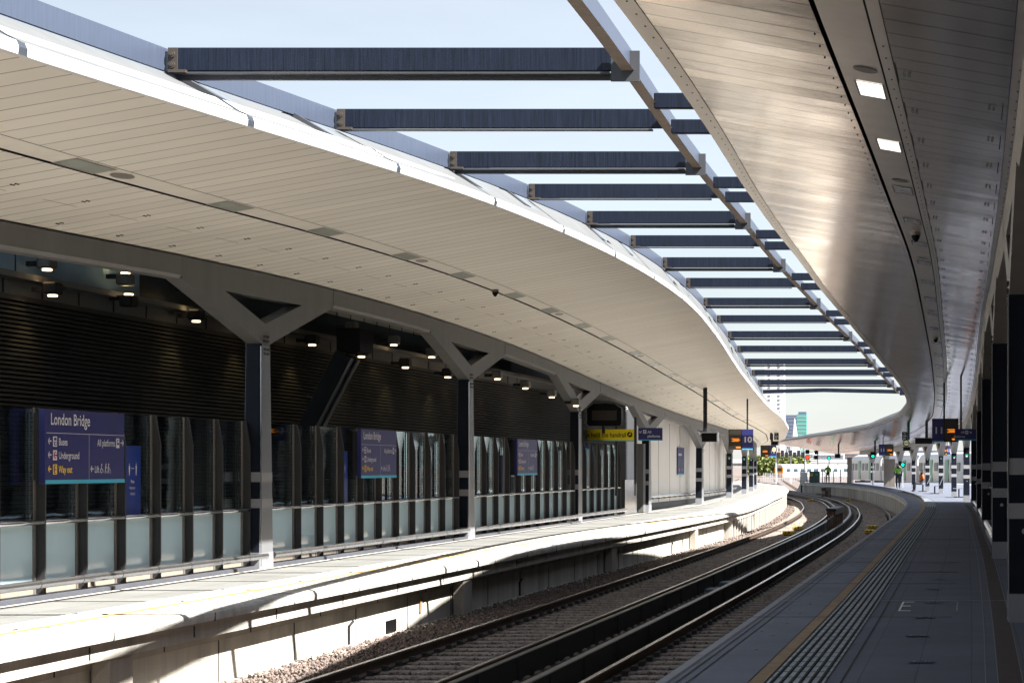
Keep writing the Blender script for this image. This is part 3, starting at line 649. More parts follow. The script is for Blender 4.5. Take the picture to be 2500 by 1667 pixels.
MB().sweep(YCN, lambda y: sofL(y, bandL(y) + .012, XE(y) - .06)).build('upper_soffit', 'soffit_l', cl)
MB().sweep(YCN, lambda y: sofL(y, slotL(y) + .055, bandL(y))).build('lighting_strip', 'band_l', cl)
MB().sweep(YCN, lambda y: [(slotL(y) + .055, hsL(slotL(y) + .055, y)), (slotL(y) + .055, hsL(slotL(y), y) + .12), (slotL(y), hsL(slotL(y), y) + .12), (slotL(y), hsL(slotL(y), y))]).build('slot_channel', 'slot', cl)
MB().sweep(YCN, lambda y: [(bandL(y) + .012, hsL(bandL(y), y)), (bandL(y) + .006, hsL(bandL(y), y) + .02), (bandL(y), hsL(bandL(y), y))]).build('strip_joint', 'slot', cl)
MB().sweep(YCN, lambda y: [(XE(y), hsL(XE(y), y) + .10), (XE(y) + .015, hsL(XE(y), y) + .05), (XE(y), hsL(XE(y), y) - .01), (XE(y) - .07, hsL(XE(y), y) - .012)]).build('fascia_lip', 'white_paint', cl)
def fasL(y, inset=0.):
    x0, z0 = XE(y) - .01 - inset, hsL(XE(y), y) + .10 - inset
    x1, z1 = (XL(y) + .03, EYE + HL(y) - .03) if y < 95 else (XE(y) - .35, z0 + .35)
    if x1 > x0 - .12: x1 = x0 - .12
    return [(x1 - inset, z1 - inset * .3), (x0, z0)]
def bracketed(y):                      # True in the short gaps where the dark brackets show
    if y > 96: return False
    u = (y - P1) / PB; m = u % 2
    return y > 21 and (abs(m - .12) < .10 or abs(m - .78) < .10)
edges = []; last = False; a = -30.
for y in yr(-29.9, 178, .1):
    bnow = bracketed(y)
    if bnow and not last: edges.append((a, y))
    if not bnow and last: a = y
    last = bnow
y = a
while y < 178: edges.append((y, min(y + 4.7, 178))); y += 4.7
for (a, c_) in edges:
    if c_ < 8: continue
    MB().sweep(list(np.linspace(a + .012, c_ - .012, max(2, int((c_ - a) / 1.2) + 2))), lambda y: [fasL(y)[0], tuple(.45 * p + .55 * q for p, q in zip(*fasL(y)))]).build('fascia_panel', 'fascia', cl)
MB().sweep(YCN, lambda y: [tuple(.45 * p + .55 * q for p, q in zip(*fasL(y))), fasL(y)[1]]).build('fascia_skirt', 'fascia', cl)
MB().sweep(YCN, lambda y: [(fasL(y)[0][0] - .3, fasL(y)[0][1] - .05), (fasL(y)[1][0] - .5, fasL(y)[1][1] + .05)]).build('fascia_backing', 'bracket_dark', cl)
def vault(y): return [(XE(y) - .02, hsL(XE(y), y) + .09), (XE(y) - .3, hsL(XE(y), y) + .28), (XW(y) - .35, hsL(XW(y), y) + .38), (XW(y) - .35, hsL(XW(y), y) + .02)]
MB().sweep(YCN, vault).build('roof_sheet', 'roof_grey', cl)
hat = MB()
for k in range(90):
    y = 17 + 1.86 * k
    for (x0, side) in ((XW(y) + .35, 0), (slotL(y) - .75, 1)):
        for q in range(4):
            xx = x0 + .05 * (q % 2); yy = y + .06 * (q // 2) + side * .6
            hat.box((xx, yy, hsL(xx, yy) - .006), (.02, .02, .012))
hl = MB()
for k in range(80):
    y = 17 + 1.86 * k; x0 = slotL(y) - .95; n_ = .93
    for i in range(1): hl.face([(x0, y, hsL(x0, y) - .003), (x0 - .012, y, hsL(x0, y) - .003), (x0 - .012, y + n_, hsL(x0, y + n_) - .003), (x0, y + n_, hsL(x0, y + n_) - .003)])
lsof.join(hat, 'bolt').join(hl, 'slot').build('lower_soffit', 'soffit_l', cl)

cr = thing('platform_canopy', (-1.5, 60, 4.6), 'curved shiny panelled canopy roof over the shaded right platform', 'canopy')
YCR = yr(-30, 14, 4) + yr(15, 225, 1.5)
def sofR(y, a, b): return [(a, hsR(a, y)), (b, hsR(b, y))][::-1]
MB().sweep(YCR, lambda y: sofR(y, XF(y) + .17, slotR(y))).build('upper_soffit', 'soffit_r', cr)
MB().sweep(YCR, lambda y: sofR(y, XF(y), XF(y) + .16)).build('perforated_edge', 'band_r', cr)
MB().sweep(YCR, lambda y: [(XF(y) + .17, hsR(XF(y) + .17, y)), (XF(y) + .165, hsR(XF(y), y) + .02), (XF(y) + .16, hsR(XF(y) + .16, y))]).build('edge_joint', 'slot', cr)
MB().sweep(YCR, lambda y: [(slotR(y) + .038, hsR(slotR(y) + .038, y)), (slotR(y) + .038, hsR(slotR(y), y) + .14), (slotR(y), hsR(slotR(y), y) + .14), (slotR(y), hsR(slotR(y), y))]).build('slot_channel', 'slot', cr)
MB().sweep(YCR, lambda y: sofR(y, slotR(y) + .038, bandR(y))).build('lighting_strip', 'band_r', cr)
MB().sweep(YCR, lambda y: sofR(y, bandR(y) + .014, bandR(y) + .10)).build('strip_margin', 'band_r', cr)
MB().sweep(YCR, lambda y: [(bandR(y) + .014, hsR(bandR(y), y)), (bandR(y) + .007, hsR(bandR(y), y) + .03), (bandR(y), hsR(bandR(y), y))]).build('strip_joint', 'slot', cr)
lsof = MB().sweep(YCR, lambda y: sofR(y, bandR(y) + .108, XR(y) - .20))
MB().sweep(YCR, lambda y: sofR(y, XR(y) - .195, XR(y) + .2)).build('soffit_margin', 'band_r', cr)
ups = tab((-30, .45), (26, .45), (37, 1.22), (60, 1.15), (78, .36), (240, .32))  # upstand made taller midway so its shadow reaches the left coping
MB().sweep(YCR, lambda y: [(XF(y), hsR(XF(y), y)), (XF(y) - .012, hsR(XF(y), y) + .08), (XF(y) + .0, hsR(XF(y), y) + .42 * min(1, ups(y))), (XF(y) + .22, hsR(XF(y), y) + ups(y)), (XF(y) + .6, hsR(XF(y), y) + ups(y)), (XR(y) + .4, hsR(XR(y), y) + .45), (6.5 if y < 90 else XR(y) + 1.2, hsR(XR(y), y) + .40)]).build('fascia_and_roof', 'fascia', cr)
MB().sweep(YCR, lambda y: [(6.5 if y < 90 else XR(y) + 1.2, hsR(XR(y), y) + .05), (XR(y) + .2, hsR(XR(y), y) + .02)]).build('shading_soffit', 'header', cr)  # roof carried on past the columns, added to darken that side
hat = MB(); riv = MB()
for k in range(70):
    y = 15.5 + 1.86 * k
    for x0 in (bandR(y) + .17, XR(y) - .34):
        for q in range(4):
            xx = x0 + .035 * (q % 2); yy = y + .05 * (q // 2) + (.9 if x0 > XR(y) - .5 else 0)
            hat.box((xx, yy, hsR(xx, yy) - .008), (.02, .024, .018))
        yy = y + (.6 if x0 > XR(y) - .5 else -.4); xj = x0 + (.10 if x0 > XR(y) - .5 else -.06)
        riv.face([(xj, yy, hsR(xj, yy) - .003), (xj + .008, yy, hsR(xj, yy) - .003), (xj + .008, yy + .9, hsR(xj, yy + .9) - .003), (xj, yy + .9, hsR(xj, yy + .9) - .003)])
for k in range(260):
    y = 14.5 + .465 * k
    for x0 in (XF(y) + .10, slotR(y) - .05, bandR(y) + .06, XR(y) - .14): riv.box((x0, y, hsR(x0, y) - .003), (.012, .014, .006))
lsof.join(hat, 'rail_steel').join(riv, 'slot').build('lower_soffit', 'soffit_r', cr)

# edge beams between the brackets
def beams(parent, X, YC, off):
    segs = [(-30, YC[0] - 3.72)] + [(YC[i] + 3.72, YC[i + 1] - 3.72) for i in range(len(YC) - 1)]
    for (a, b_) in segs:
        if b_ < 5: continue
        def pr(y):
            t = EYE + hb(y) - .005; d = .33
            return [(X(y) - .13, t), (X(y) - .13, t - d), (X(y) + .10, t - d), (X(y) + .13, t - d + .05), (X(y) + .13, t)] if off > 0 else [(X(y) - .13, t), (X(y) - .13, t - d + .05), (X(y) - .10, t - d), (X(y) + .13, t - d), (X(y) + .13, t)]
        MB().sweep(list(np.linspace(a, b_, 6)), pr, close=True, caps=True).build('edge_beam', 'beam_steel' if off > 0 else 'beam_bounce', parent)
beams(cl, XW, YC_L, 1); beams(cr, XR, YC_R, -1)

def column(X, yc, zb, side, label, group, green=None, small=False):
    """Y-headed steel column: tapering shaft, dark cladding on the faces along the platform, pale bands, bracket with a triangular opening"""
    x0 = X(yc); zt = EYE + hb(yc) - 3.2 + 2.04
    t = thing('canopy_column', (x0, yc, zb), label, 'column', group)
    bx = lambda y: X(y) - X(yc)
    H = zt - zb; hw = .135
    def half(z): return .34 - (.15) * (z - zb) / H
    sh = MB()
    prof = [(-hw, -1), (hw, -1), (hw, 1), (-hw, 1)]
    zs = [zb, zb + .28, zt]
    V = [(x0 + a, yc + s * half(z), z) for z in zs for a, s in prof]
    fs = [(k * 4 + i, k * 4 + (i + 1) % 4, (k + 1) * 4 + (i + 1) % 4, (k + 1) * 4 + i) for k in range(2) for i in range(4)] + [(8, 9, 10, 11)]
    sh.add(V, fs); sh.build('shaft', 'steel_light', t)
    cd = MB()
    for s in (-1, 1):
        y_ = lambda z, e=.004: yc + s * (half(z) + e)
        cd.face([(x0 - hw + .006, y_(zb + .28), zb + .28), (x0 + hw - .006, y_(zb + .28), zb + .28), (x0 + hw - .006, y_(zt), zt - .002), (x0 - hw + .006, y_(zt), zt - .002)])
    cd.build('cladding', 'navy', t)
    zz = 1.5 - (0.17 if side < 0 else 0) + (zb + .17 if side < 0 else 0)
    for (za, zb2) in ((zz - .075, zz + .085), (zz - .50, zz - .35)):
        bd = MB()
        V = [(x0 + a * 1.022, yc + s * (half(z) + .008), z) for z in (za, zb2) for a, s in prof]
        bd.add(V, [(i, (i + 1) % 4, 4 + (i + 1) % 4, 4 + i) for i in range(4)]); bd.build('band', 'band', t)
    bs = MB(); V = [(x0 + a * 1.03, yc + s * (half(z) + .01), z) for z in (zb, zb + .27) for a, s in prof]
    bs.add(V, [(i, (i + 1) % 4, 4 + (i + 1) % 4, 4 + i) for i in range(4)]); bs.build('base_cover', 'plinth_col', t)
    bt = lambda y: EYE + hb(y) - .004; bb = lambda y: EYE + hb(y) - .335
    L, R = yc - 3.7, yc + 3.7; zh = lambda y: min(zt + .72, bt(y) - .36); hw3 = .185
    vb = (yc, zt + .33)
    hl_, hr_ = (yc - 1.9, bt(yc - 1.9) - .40), (yc + 1.9, bt(yc + 1.9) - .40)
    polys = [[(yc - hw3, zt), (L, bb(L)), (L, bt(L)), hl_, vb], [(yc + hw3, zt), vb, hr_, (R, bt(R)), (R, bb(R))], [(yc - hw3, zt), vb, (yc + hw3, zt)],
             [(L, bt(L)), (yc, bt(yc)), (R, bt(R)), hr_, hl_]]
    MB().plate(polys, 'x', x0 - .125, x0 + .125, lambda q: (q[0] + bx(q[1]), q[1], q[2])).build('y_bracket', 'beam_steel' if side < 0 else 'beam_bounce', t)
    if not small:
        bo = MB(); xs = x0 + (hw + .004) * (1 if side < 0 else -1)
        for a in (-.10, .10, -.045, .045):
            for q in range(4):
                z = zt + .12 - q * .075 - (.06 if q > 1 else 0); bo.tube((xs - .012, yc + a, z), (xs + .012, yc + a, z), .022, 6)
        bo.tube((xs - .004, yc - .17, zt - .02), (xs - .004, yc + .17, zt - .02), .008, 5)
        bo.build('bolt', 'bolt', t)
        MB().tube((x0 + .02, yc - half(1.) - .012, zz - .62), (x0 + .02, yc - half(1.) - .003, zz - .62), .028, 14).build('badge', 'band', t)
        MB().box((x0 - hw - .006 if side > 0 else x0 + hw + .006, yc - half(1) + .02, zb + H / 2), (.01, .035, H - .1)).build('edge_trim', 'rail_steel', t)
    if green:
        f = Face2D((x0 - .06, yc - half(2.1) - .006, zz + .14), (1, 0, 0), (0, 0, 1), .004); f.rect('safety_green', 0, 0, .13, .42, 2)
        for q in range(3): f.rect('sign_white', .03, .05 + q * .12, .10, .12 + q * .12, 3)
        f.done(t, {'safety_green': 'exit_sign', 'sign_white': 'pictogram'})
    return t
for i, yc in enumerate(YC_L[:10]):
    if i == 0: continue
    lab = ['', 'tall Y-headed grey column rising from the left platform nearest the camera', 'second Y-headed column along the glass screen, right of the second blue station sign',
           'third Y-headed column, right of the third blue station sign', 'fourth Y-headed column behind the small blue all platforms sign', 'Y-headed column in front of the white wall, behind the black monitor',
           'sunlit column just left of the platform 10 sign post', 'column directly under the platform 10 sign', 'slim column just right of the platform 10 sign', 'farthest left column at the right end of the white wall'][i]
    column(XW, yc, zl(yc), -1, lab, 'Y-headed columns along the left platform', green=i >= 6)
labR = ['darkest and nearest column at the right edge of the photo', 'second dark column from the right edge with a round badge', 'third dark column from the right edge', 'fourth dark column from the right edge',
        'fifth dark column from the right edge, mostly hidden', 'dark column on its own under the all platforms sign', 'column next left of the one under the all platforms sign', 'column with a green sign left of the bench on the far platform',
        'column left of the orange figure on the far platform', 'column beside the worker in the green jacket', 'left column of the close pair beneath the farther platform 11 sign', 'slim far column between the two trains', 'far column below the small black monitor', 'farthest thin column beside the signal post']
for i, yc in enumerate(YC_R[:13]):
    column(XR, yc, 0., 1, labR[i], 'Y-headed columns along the right platform', green=i >= 5, small=i > 5)

# ---------------- skylight steelwork
sk = thing('skylight_frame', (-6, 57, 5.7), 'dark blue steel ladder frame spanning the open gap between the two canopies', 'steel frame')
KB = range(-3, 16)
YSK = [P1 + PB * k for k in yr(-3, 15, .5)]
def sbeam(X, out):
    return lambda y: [(X(y) - .02, EYE + HL(y)), (X(y) + .02, EYE + HL(y)), (X(y) + .02, EYE + HL(y) + .24), (X(y) - .02, EYE + HL(y) + .24)]
MB().sweep(YSK, sbeam(XL, -1), close=True, caps=True).build('side_beam', 'sky_side', sk)
sb = MB().sweep(YSK, sbeam(XS, 1), close=True, caps=True).build('side_beam', 'sky_side', sk)
MB().sweep(YSK, lambda y: [(XS(y) - .065, EYE + HL(y) - .004), (XS(y) + .065, EYE + HL(y) - .004)]).build('bottom_flange', 'rust_flange', sb)
for k in KB:
    y = P1 + PB * k; z = EYE + HL(y); a, b_ = XL(y) + .042, XS(y) - .042
    d = .245 if k < 8 else .22
    if k == 15:
        mid = (a + b_) / 2 - .3
        for (p, q, zp, zq) in ((a, mid, 0, .07), (mid, b_, .07, 0)):
            cb = MB(); cb.add([(p, y - .05, z + zp), (q, y - .05, z + zq), (q, y + .05, z + zq), (p, y + .05, z + zp), (p, y - .05, z + zp + .17), (q, y - .05, z + zq + .17), (q, y + .05, z + zq + .17), (p, y + .05, z + zp + .17)],
                              [(0, 3, 2, 1), (4, 5, 6, 7), (0, 1, 5, 4), (2, 3, 7, 6), (0, 4, 7, 3), (1, 2, 6, 5)]); cb.build('cross_beam', 'sky_beam', sk)
        continue
    cb = MB().bbox(((a + b_) / 2, y, z + d / 2), (b_ - a, .06, d), .008).build('cross_beam', 'sky_beam', sk)
    fl = MB().box(((a + b_) / 2 - .05, y, z - .022), (b_ - a - .2, .09, .020))
    if k % 2 == 0: fl.box(((a + b_) / 2, y + .10, z - .05), (b_ - a - .1, .05, .05)); fl.box((b_ + .02, y - .075, z + .04), (.30, .02, .32))
    fl.build('lower_flange', 'bracket_dark', cb)
    bo = MB()
    for zz in (.06, .17):
        bo.tube((a + .05, y - .065, z + zz), (a + .05, y - .04, z + zz), .038, 8); bo.tube((a + .05, y - .08, z + zz), (a + .05, y - .065, z + zz), .02, 6)
    bo.box((a + .06, y - .04, z + d / 2), (.10, .015, d * .96)).box((a + .12, y - .07, z - .012), (.18, .06, .03))
    bo.build('bolted_plate', 'bolt', cb)
for j in range(-1, 8):
    for u in (.5, 1.0):
        y = P1 + PB * (2 * j + u)
        if y > 94: continue
        z = EYE + HL(y)
        x1 = XF(y) + .35
        MB().bbox(((XS(y) + .045 + x1) / 2, y, z + .02), (x1 - XS(y) - .045, .10, .18), .01).build('roof_stub', 'sky_beam', sk)
        y = P1 + PB * (2 * j + {.5: .12, 1.0: .78}[u]); z = EYE + HL(y)
        xa, za = [.5 * p + .5 * q for p, q in zip(*fasL(y))]; xa -= .06
        MB().plate([[(xa, za), (xa + .02, za + .03), (XL(y) - .07, z + .05), (XL(y) - .25, z - .02)]], 'y', y - .30, y + .30).build('roof_stub', 'bracket_dark', sk)

tag(MB().box((-4, -31.5, 2.6), (26, .4, 8.2)).build('sky_blocking_wall', 'header'), 'unseen dark wall added behind the camera to block the bright sky', 'building')  # added out of view: cuts the sky fill on faces turned to the camera
# ---------------- recessed ceiling lights
li = 0
for k, y in enumerate((18.9, 22.9, 27.4, 31.4, 35.9, 39.9, 44.5, 48.3, 52.5, 56.3, 61.0, 64.9, 69.3, 73.6, 78.0, 82.4, 87, 92, 98)):
    x = cen(y) - 9.62; z = hsL(x, y)
    t = thing('ceiling_light', (x, y, z), '%s recessed rectangular light along the slot of the left canopy, counted from the near end' % ORD[k], 'ceiling light', 'recessed lights in the left canopy')
    def q(dx, dy, e): return (x + dx, y + dy, hsL(x + dx, y + dy) - e)
    fr = MB()
    for (a, b_, c_, d_) in ((-.14, .14, -.53, -.50), (-.14, .14, .50, .53), (-.14, -.11, -.5, .5), (.11, .14, -.5, .5)): fr.face([q(a, c_, .004), q(b_, c_, .004), q(b_, d_, .004), q(a, d_, .004)][::-1])
    fr.build('frame', 'frame', t); MB().face([q(-.11, -.5, .003), q(.11, -.5, .003), q(.11, .5, .003), q(-.11, .5, .003)][::-1]).build('diffuser', 'diffuser', t)
    if k % 3 == 1: MB().face([(q(.09 * math.cos(a) + .02, .28 * math.sin(a) + .95, .004)) for a in np.linspace(0, 2 * math.pi, 16)[:-1]]).build('speaker_grille', 'frame', t)
for k, y in enumerate((16.6, 20.0, 23.9, 27.8, 31.6, 35.3, 39.6, 43.5, 47.5, 51.5, 55.6, 59.6, 63.7, 67.8, 72, 76, 80, 84)):
    x = XR(y) - 1.27; z = hsR(x, y)
    t = thing('ceiling_light', (x, y, z), '%s recessed square light in the strip of the right canopy, counted from the near end' % ORD[k], 'ceiling light', 'recessed lights in the right canopy')
    def q(dx, dy, e): return (x + dx, y + dy, hsR(x + dx, y + dy) - e)
    fr = MB(); w_, l_ = .10, .36
    for (a, b_, c_, d_) in ((-w_ - .015, w_ + .015, -l_ - .03, -l_), (-w_ - .015, w_ + .015, l_, l_ + .03), (-w_ - .015, -w_, -l_, l_), (w_, w_ + .015, -l_, l_)): fr.face([q(a, c_, .006), q(b_, c_, .006), q(b_, d_, .006), q(a, d_, .006)][::-1])
    fr.build('frame', 'frame', t); MB().face([q(-w_, -l_, .004), q(w_, -l_, .004), q(w_, l_, .004), q(-w_, l_, .004)][::-1]).build('diffuser', 'panel_on' if k < 2 else 'alu_tex', t)
    if k in (0, 2, 5, 8): MB().face([(q(.09 * math.cos(a), .13 * math.sin(a) - .95, .005)) for a in np.linspace(0, 2 * math.pi, 18)[:-1]]).build('speaker_grille', 'frame', t)
for (X_, H_, y, l) in ((lambda y: cen(y) - 9.70, hsL, 43.0, 'small black dome camera hanging from the slot of the left canopy'), (lambda y: XR(y) - 1.27, hsR, 29.6, 'small black dome camera in the light strip of the right canopy, nearer'),
                       (lambda y: XR(y) - 1.27, hsR, 54, 'small black dome camera in the light strip of the right canopy, farther')):
    x = X_(y); z = H_(x, y); t = thing('dome_camera', (x, y, z), l, 'camera')
    MB().tube((x, y, z), (x, y, z - .05), .07, 14).build('mount', 'frame', t)
    MB().tube((x, y, z - .05), (x, y, z - .10), .065, 14, .05).tube((x, y, z - .10), (x, y, z - .14), .05, 14, .02).build('dome', 'black', t, True)

# ================================================================== LEFT GLASS SCREENS
def glass_screen(y0, n, lead, label, ylen):
    zb = -.17; x = XW(y0) - .16
    t = thing('glass_screen', (x, y0, zb), label, 'glass screen', 'glazed screens between the left platform columns')
    xg = x; P = 1.27; zt = 2.25
    ys = [y0 + lead + P * j for j in range(n)]
    bounds = [y0 + .34] + ys
    for j, y in enumerate(ys):
        p = MB(); xt = xg + .045; xo = xg + .125
        p.plate([[(xg + .01, zb + .06), (xo, zb + .06), (xo, zt - .42), (xt + .01, zt), (xg + .01, zt)]], 'y', y - .02, y + .012); f_ = p.build('mullion', 'fin', t)
        MB().box((xg + .0, y - .045, 1.05), (.022, .045, 2.40)).build('glazing_frame', 'frame', f_)
        a = bounds[j] + (.02 if j else 0); b_ = y - .068
        if b_ - a > .2:
            MB().box((xg - .03, (a + b_) / 2, 1.53), (.02, b_ - a, 1.42)).build('upper_pane', 'glass', t)
            MB().box((xg - .025, (a + b_) / 2, .40), (.02, b_ - a, .76)).build('frosted_pane', 'frost', t)
            MB().box((xg - .02, (a + b_) / 2, -.075), (.03, b_ - a, .15)).build('kick_panel', 'cream', t)
        ha = bounds[j] + (.016 if j else 0)
        MB().tube((xg + .10, ha, .80), (xg + .10, y - .024, .80), .032, 8).build('handrail', 'rail_steel', t, True)
    yend = ys[-1] + .3
    MB().box((xg + .06, (y0 + .34 + yend) / 2, zb + .03), (.40, yend - y0 - .34, .06)).build('plinth', 'plinth_d', t)
    kr = MB().tube((xg + .24, y0 + .5, .035), (xg + .24, yend + .1, .035), .055, 12); jj = MB()
    for y in ys: jj.tube((xg + .24, y - .5, .035), (xg + .24, y - .485, .035), .057, 12); jj.box((xg + .19, y, .02), (.10, .03, .03))
    kr.join(jj, 'dkgrey').build('kick_rail', 'rail_steel', t)
    
    return t
glass_screen(20.4, 11, 1.36, 'long glazed screen with frosted lower panes, left of the nearest tall column', 14.4)
glass_screen(34.8, 10, 2.35, 'glazed screen with frosted lower panes between the first and second tall columns', 14.4)
glass_screen(49.2, 10, 2.3, 'glazed screen with frosted lower panes between the second and third tall columns', 14.4)
glass_screen(63.6, 6, 2.0, 'short end glazed screen right of the third tall column, below the yellow sign', 9)

def person_icon(f, m, x, y, h):
    f.disc(m, x, y + h * .92, h * .075, 2); f.poly(m, [(x - .13 * h, y + .80 * h), (x + .13 * h, y + .80 * h), (x + .10 * h, y + .42 * h), (x + .06 * h, y), (x + .01 * h, y), (x, y + .35 * h), (x - .01 * h, y), (x - .06 * h, y), (x - .10 * h, y + .42 * h)], 2)
def station_sign(y0, label):
    x = XW(y0) + .03
    t = thing('station_sign', (x, y0, 1.285), label, 'station sign', 'big blue station name signs on the glass screens')
    W, H = 2.5, .95; zb = 1.285
    MB().bbox((x - .04, y0 + W / 2, zb + H / 2), (.08, W, H), .006).build('panel', 'sign_blue', t)
    MB().box((x - .13, y0 + .1, zb + H / 2), (.10, .06, H * .9)).box((x - .13, y0 + W - .1, zb + H / 2), (.10, .06, H * .9)).build('mounting_post', 'fin', t)
    f = Face2D((x, y0, zb), (0, 1, 0), (0, 0, 1), .004)
    f.rect('sign_cyan', 0, 0, W, .05)
    f.rect('sign_white', .03, .645, W - .01, .651); f.rect('sign_white', 1.32, .05, 1.327, .645)
    f.text('sign_white', 'London Bridge', .15, .755, .145, .96, bold=.012)
    def row(y, m, icon, s, x0=.08):
        f.arrow(m, x0 + .05, y + .045, .095, .017, math.pi); f.rect(m, x0 + .14, y - .025, x0 + .26, y + .105)
        f.text(m, s, x0 + .31, y - .005, .090, .88, bold=.010)
    row(.50, 'sign_white', 'b', 'Buses'); row(.325, 'sign_white', 'u', 'Underground'); row(.145, 'sign_yellow', 'w', 'Way out')
    for (a, b_, c_, d_) in ((.245, .49, .315, .535), (.245, .555, .315, .59)): f.rect('sign_blue', a, b_, c_, d_, 2)
    f.rect('sign_white', .262, .50, .298, .525, 3)
    for r_, m_ in ((.045, 'sign_red'), (.03, 'sign_white')): f.disc(m_, .28, .365, r_, 2 if r_ > .04 else 3)
    f.rect('sign_blue', .228, .357, .332, .373, 4)
    f.rect('sign_blue', .25, .13, .315, .235, 2); f.rect('sign_yellow', .262, .14, .303, .225, 3); f.arrow('sign_blue', .262, .182, .06, .012, math.pi, 4)
    f.text('sign_white', 'All platforms', 2.17, .495, .090, .86, right=True, bold=.010)
    f.rect('sign_white', 2.205, .475, 2.315, .605); f.rect('sign_blue', 2.228, .515, 2.292, .585, 2); f.rect('sign_white', 2.238, .545, 2.282, .575, 3); f.arrow('sign_white', 2.41, .545, .095, .017, 0)
    f.arrow('sign_white', 1.42, .19, .095, .017, math.pi); f.text('sign_white', 'Lift', 1.50, .14, .090, .86, bold=.010)
    # wheelchair, child and stick figures
    f.disc('sign_white', 1.72, .245, .014, 2); f.line('sign_white', 1.72, .23, 1.725, .18, .016); f.line('sign_white', 1.725, .18, 1.765, .18, .014); f.line('sign_white', 1.765, .18, 1.78, .14, .012)
    f.disc('sign_white', 1.715, .165, .034, 1, 18); f.disc('sign_blue', 1.715, .165, .022, 2, 18)
    for i, xx in enumerate((1.86, 1.95)):
        f.disc('sign_white', xx, .25, .014, 2); f.line('sign_white', xx, .235, xx - .01, .185, .022); f.line('sign_white', xx - .01, .185, xx - .03, .13, .012); f.line('sign_white', xx - .01, .185, xx + .02, .13, .012); f.line('sign_white', xx, .225, xx + .045, .195 - .02 * i, .010)
    f.line('sign_white', 2.0, .19, 2.02, .13, .008)
    f.done(t, {'sign_cyan': 'cyan_strip'})
    return t
station_sign(26.7, 'large blue London Bridge sign at far left with cyan lower edge')
station_sign(40.6, 'blue London Bridge sign on the screen between the first and second columns')
station_sign(54.9, 'small looking blue London Bridge sign just left of the third column')
def poster(y0, label):
    x = XW(y0) - .155
    t = thing('distance_poster', (x, y0, .82), label, 'poster', 'keep your distance posters on the glass')
    MB().box((x, y0 + .31, 1.31), (.012, .62, .98)).build('sheet', 'poster', t)
    f = Face2D((x + .006, y0, .82), (0, 1, 0), (0, 0, 1), .003)
    for s in (.20, .44): person_icon(f, 'sign_white', s, .56, .17)
    f.line('sign_white', .27, .66, .37, .66, .010)
    f.text('sign_white', 'Please', .32, .455, .042, .85, center=True, bold=.015); f.text('sign_white', 'keep your', .32, .37, .042, .80, center=True); f.text('sign_white', 'distance', .32, .285, .042, .80, center=True)
    f.done(t)
poster(29.62, 'blue keep your distance poster beside the largest station sign')
poster(39.7, 'blue keep your distance poster left of the second station sign'); poster(53.9, 'narrow blue distance poster left of the third station sign')

# ================================================================== LOUVRED WALL BEHIND
def xlw(y): return -max(12.75, 20.3 - .13 * y)
YL = yr(20, 56, 6) + [58.1, 64, 70, 78]
lv = thing('louvred_wall', (-16, 40, -.17), 'tall dark louvred wall with a grey panelled header behind the glass screens', 'wall')
lbk = MB().sweep(YL, lambda y: [(xlw(y) - .05, EYE - xlw(y) / 3.3), (xlw(y) - .05, -.17)])
lb = MB(); NL = 58
for k in range(NL):
    def pr(y, k=k):
        x = xlw(y); h = (EYE - x / 5.75 + .17) / NL; z = -.17 + k * h
        return [(x - .04, z), (x + .012, z + h * .12), (x + .012, z + h * .5), (x - .04, z + h * .72)][::-1]
    lb.sweep([20, 58.1, 78], pr)
lbk.join(lb, 'louvre').build('louvre_panel', 'louvre_bg', lv)
def band(r0, r1, dx=0., yr_=YL): return lambda y: [(xlw(y) + dx, EYE - xlw(y) / r1), (xlw(y) + dx, EYE - xlw(y) / r0)]
MB().sweep(YL, band(5.75, 5.58, .03)).build('header_sill', 'louvre', lv)
hp = MB().sweep(YL, band(5.585, 5.12, .01))
vj = MB()
for k in range(36):
    y = 21 + 1.12 * k; x = xlw(y); vj.box((x + .016, y, EYE - x / 5.34), (.012, .03, -x * (1 / 5.14 - 1 / 5.56)))
hp.join(vj, 'line_dark').build('header_panel', 'header', lv)
MB().sweep(YL, lambda y: [(xlw(y) + .02, EYE - xlw(y) / 5.14), (xlw(y) + .30, EYE - xlw(y) / 5.14), (xlw(y) + .30, EYE - xlw(y) / 4.98), (xlw(y) + .02, EYE - xlw(y) / 4.96)][::-1]).build('ledge', 'header', lv)
MB().sweep(yr(20, 38.6, 3.1), band(4.97, 3.4, .06)).build('concrete_band', 'conc_skylit', lv)
MB().sweep([38.6, 50, 58.1, 78], band(4.97, 4.22, .06)).build('steel_band', 'dark_steel', lv)
up_ = MB().sweep([38.6, 50, 58.1, 78], band(4.225, 3.2, .08))
vj = MB()
for k in range(32):
    y = 39 + .72 * k; x = xlw(y); vj.box((x + .086, y, EYE - x / 3.7), (.012, .02, 1.0))
for y in (24.5, 29.6, 34.7): x = xlw(y); vj.box((x + .066, y, EYE - x / 4.3), (.012, .025, 1.2))
up_.join(vj, 'line_dark').build('upper_panel', 'header_l', lv)
tag(MB().sweep([31, 64], lambda y: [(XW(y) - .30, EYE + hb(y) + .45), (xlw(min(y, 62)) - .4, EYE + 5.0 if y < 40 else EYE + 4.4)]).build('rear_roof', 'header_l'), 'added pale roof over the void behind the glass screens, open at both ends for light', 'roof')  # unseen roof, pale and cut short so daylight reaches the wall band
struct(MB().box((-17, 40, -.25), (8, 60, .1)), 'rear_floor', 'stone_dark')
tag(MB().box((-20.5, 19.9, 1.2), (9.5, .2, 4)).build('end_wall', 'header'), 'dark end wall closing the void behind the screens', 'wall')
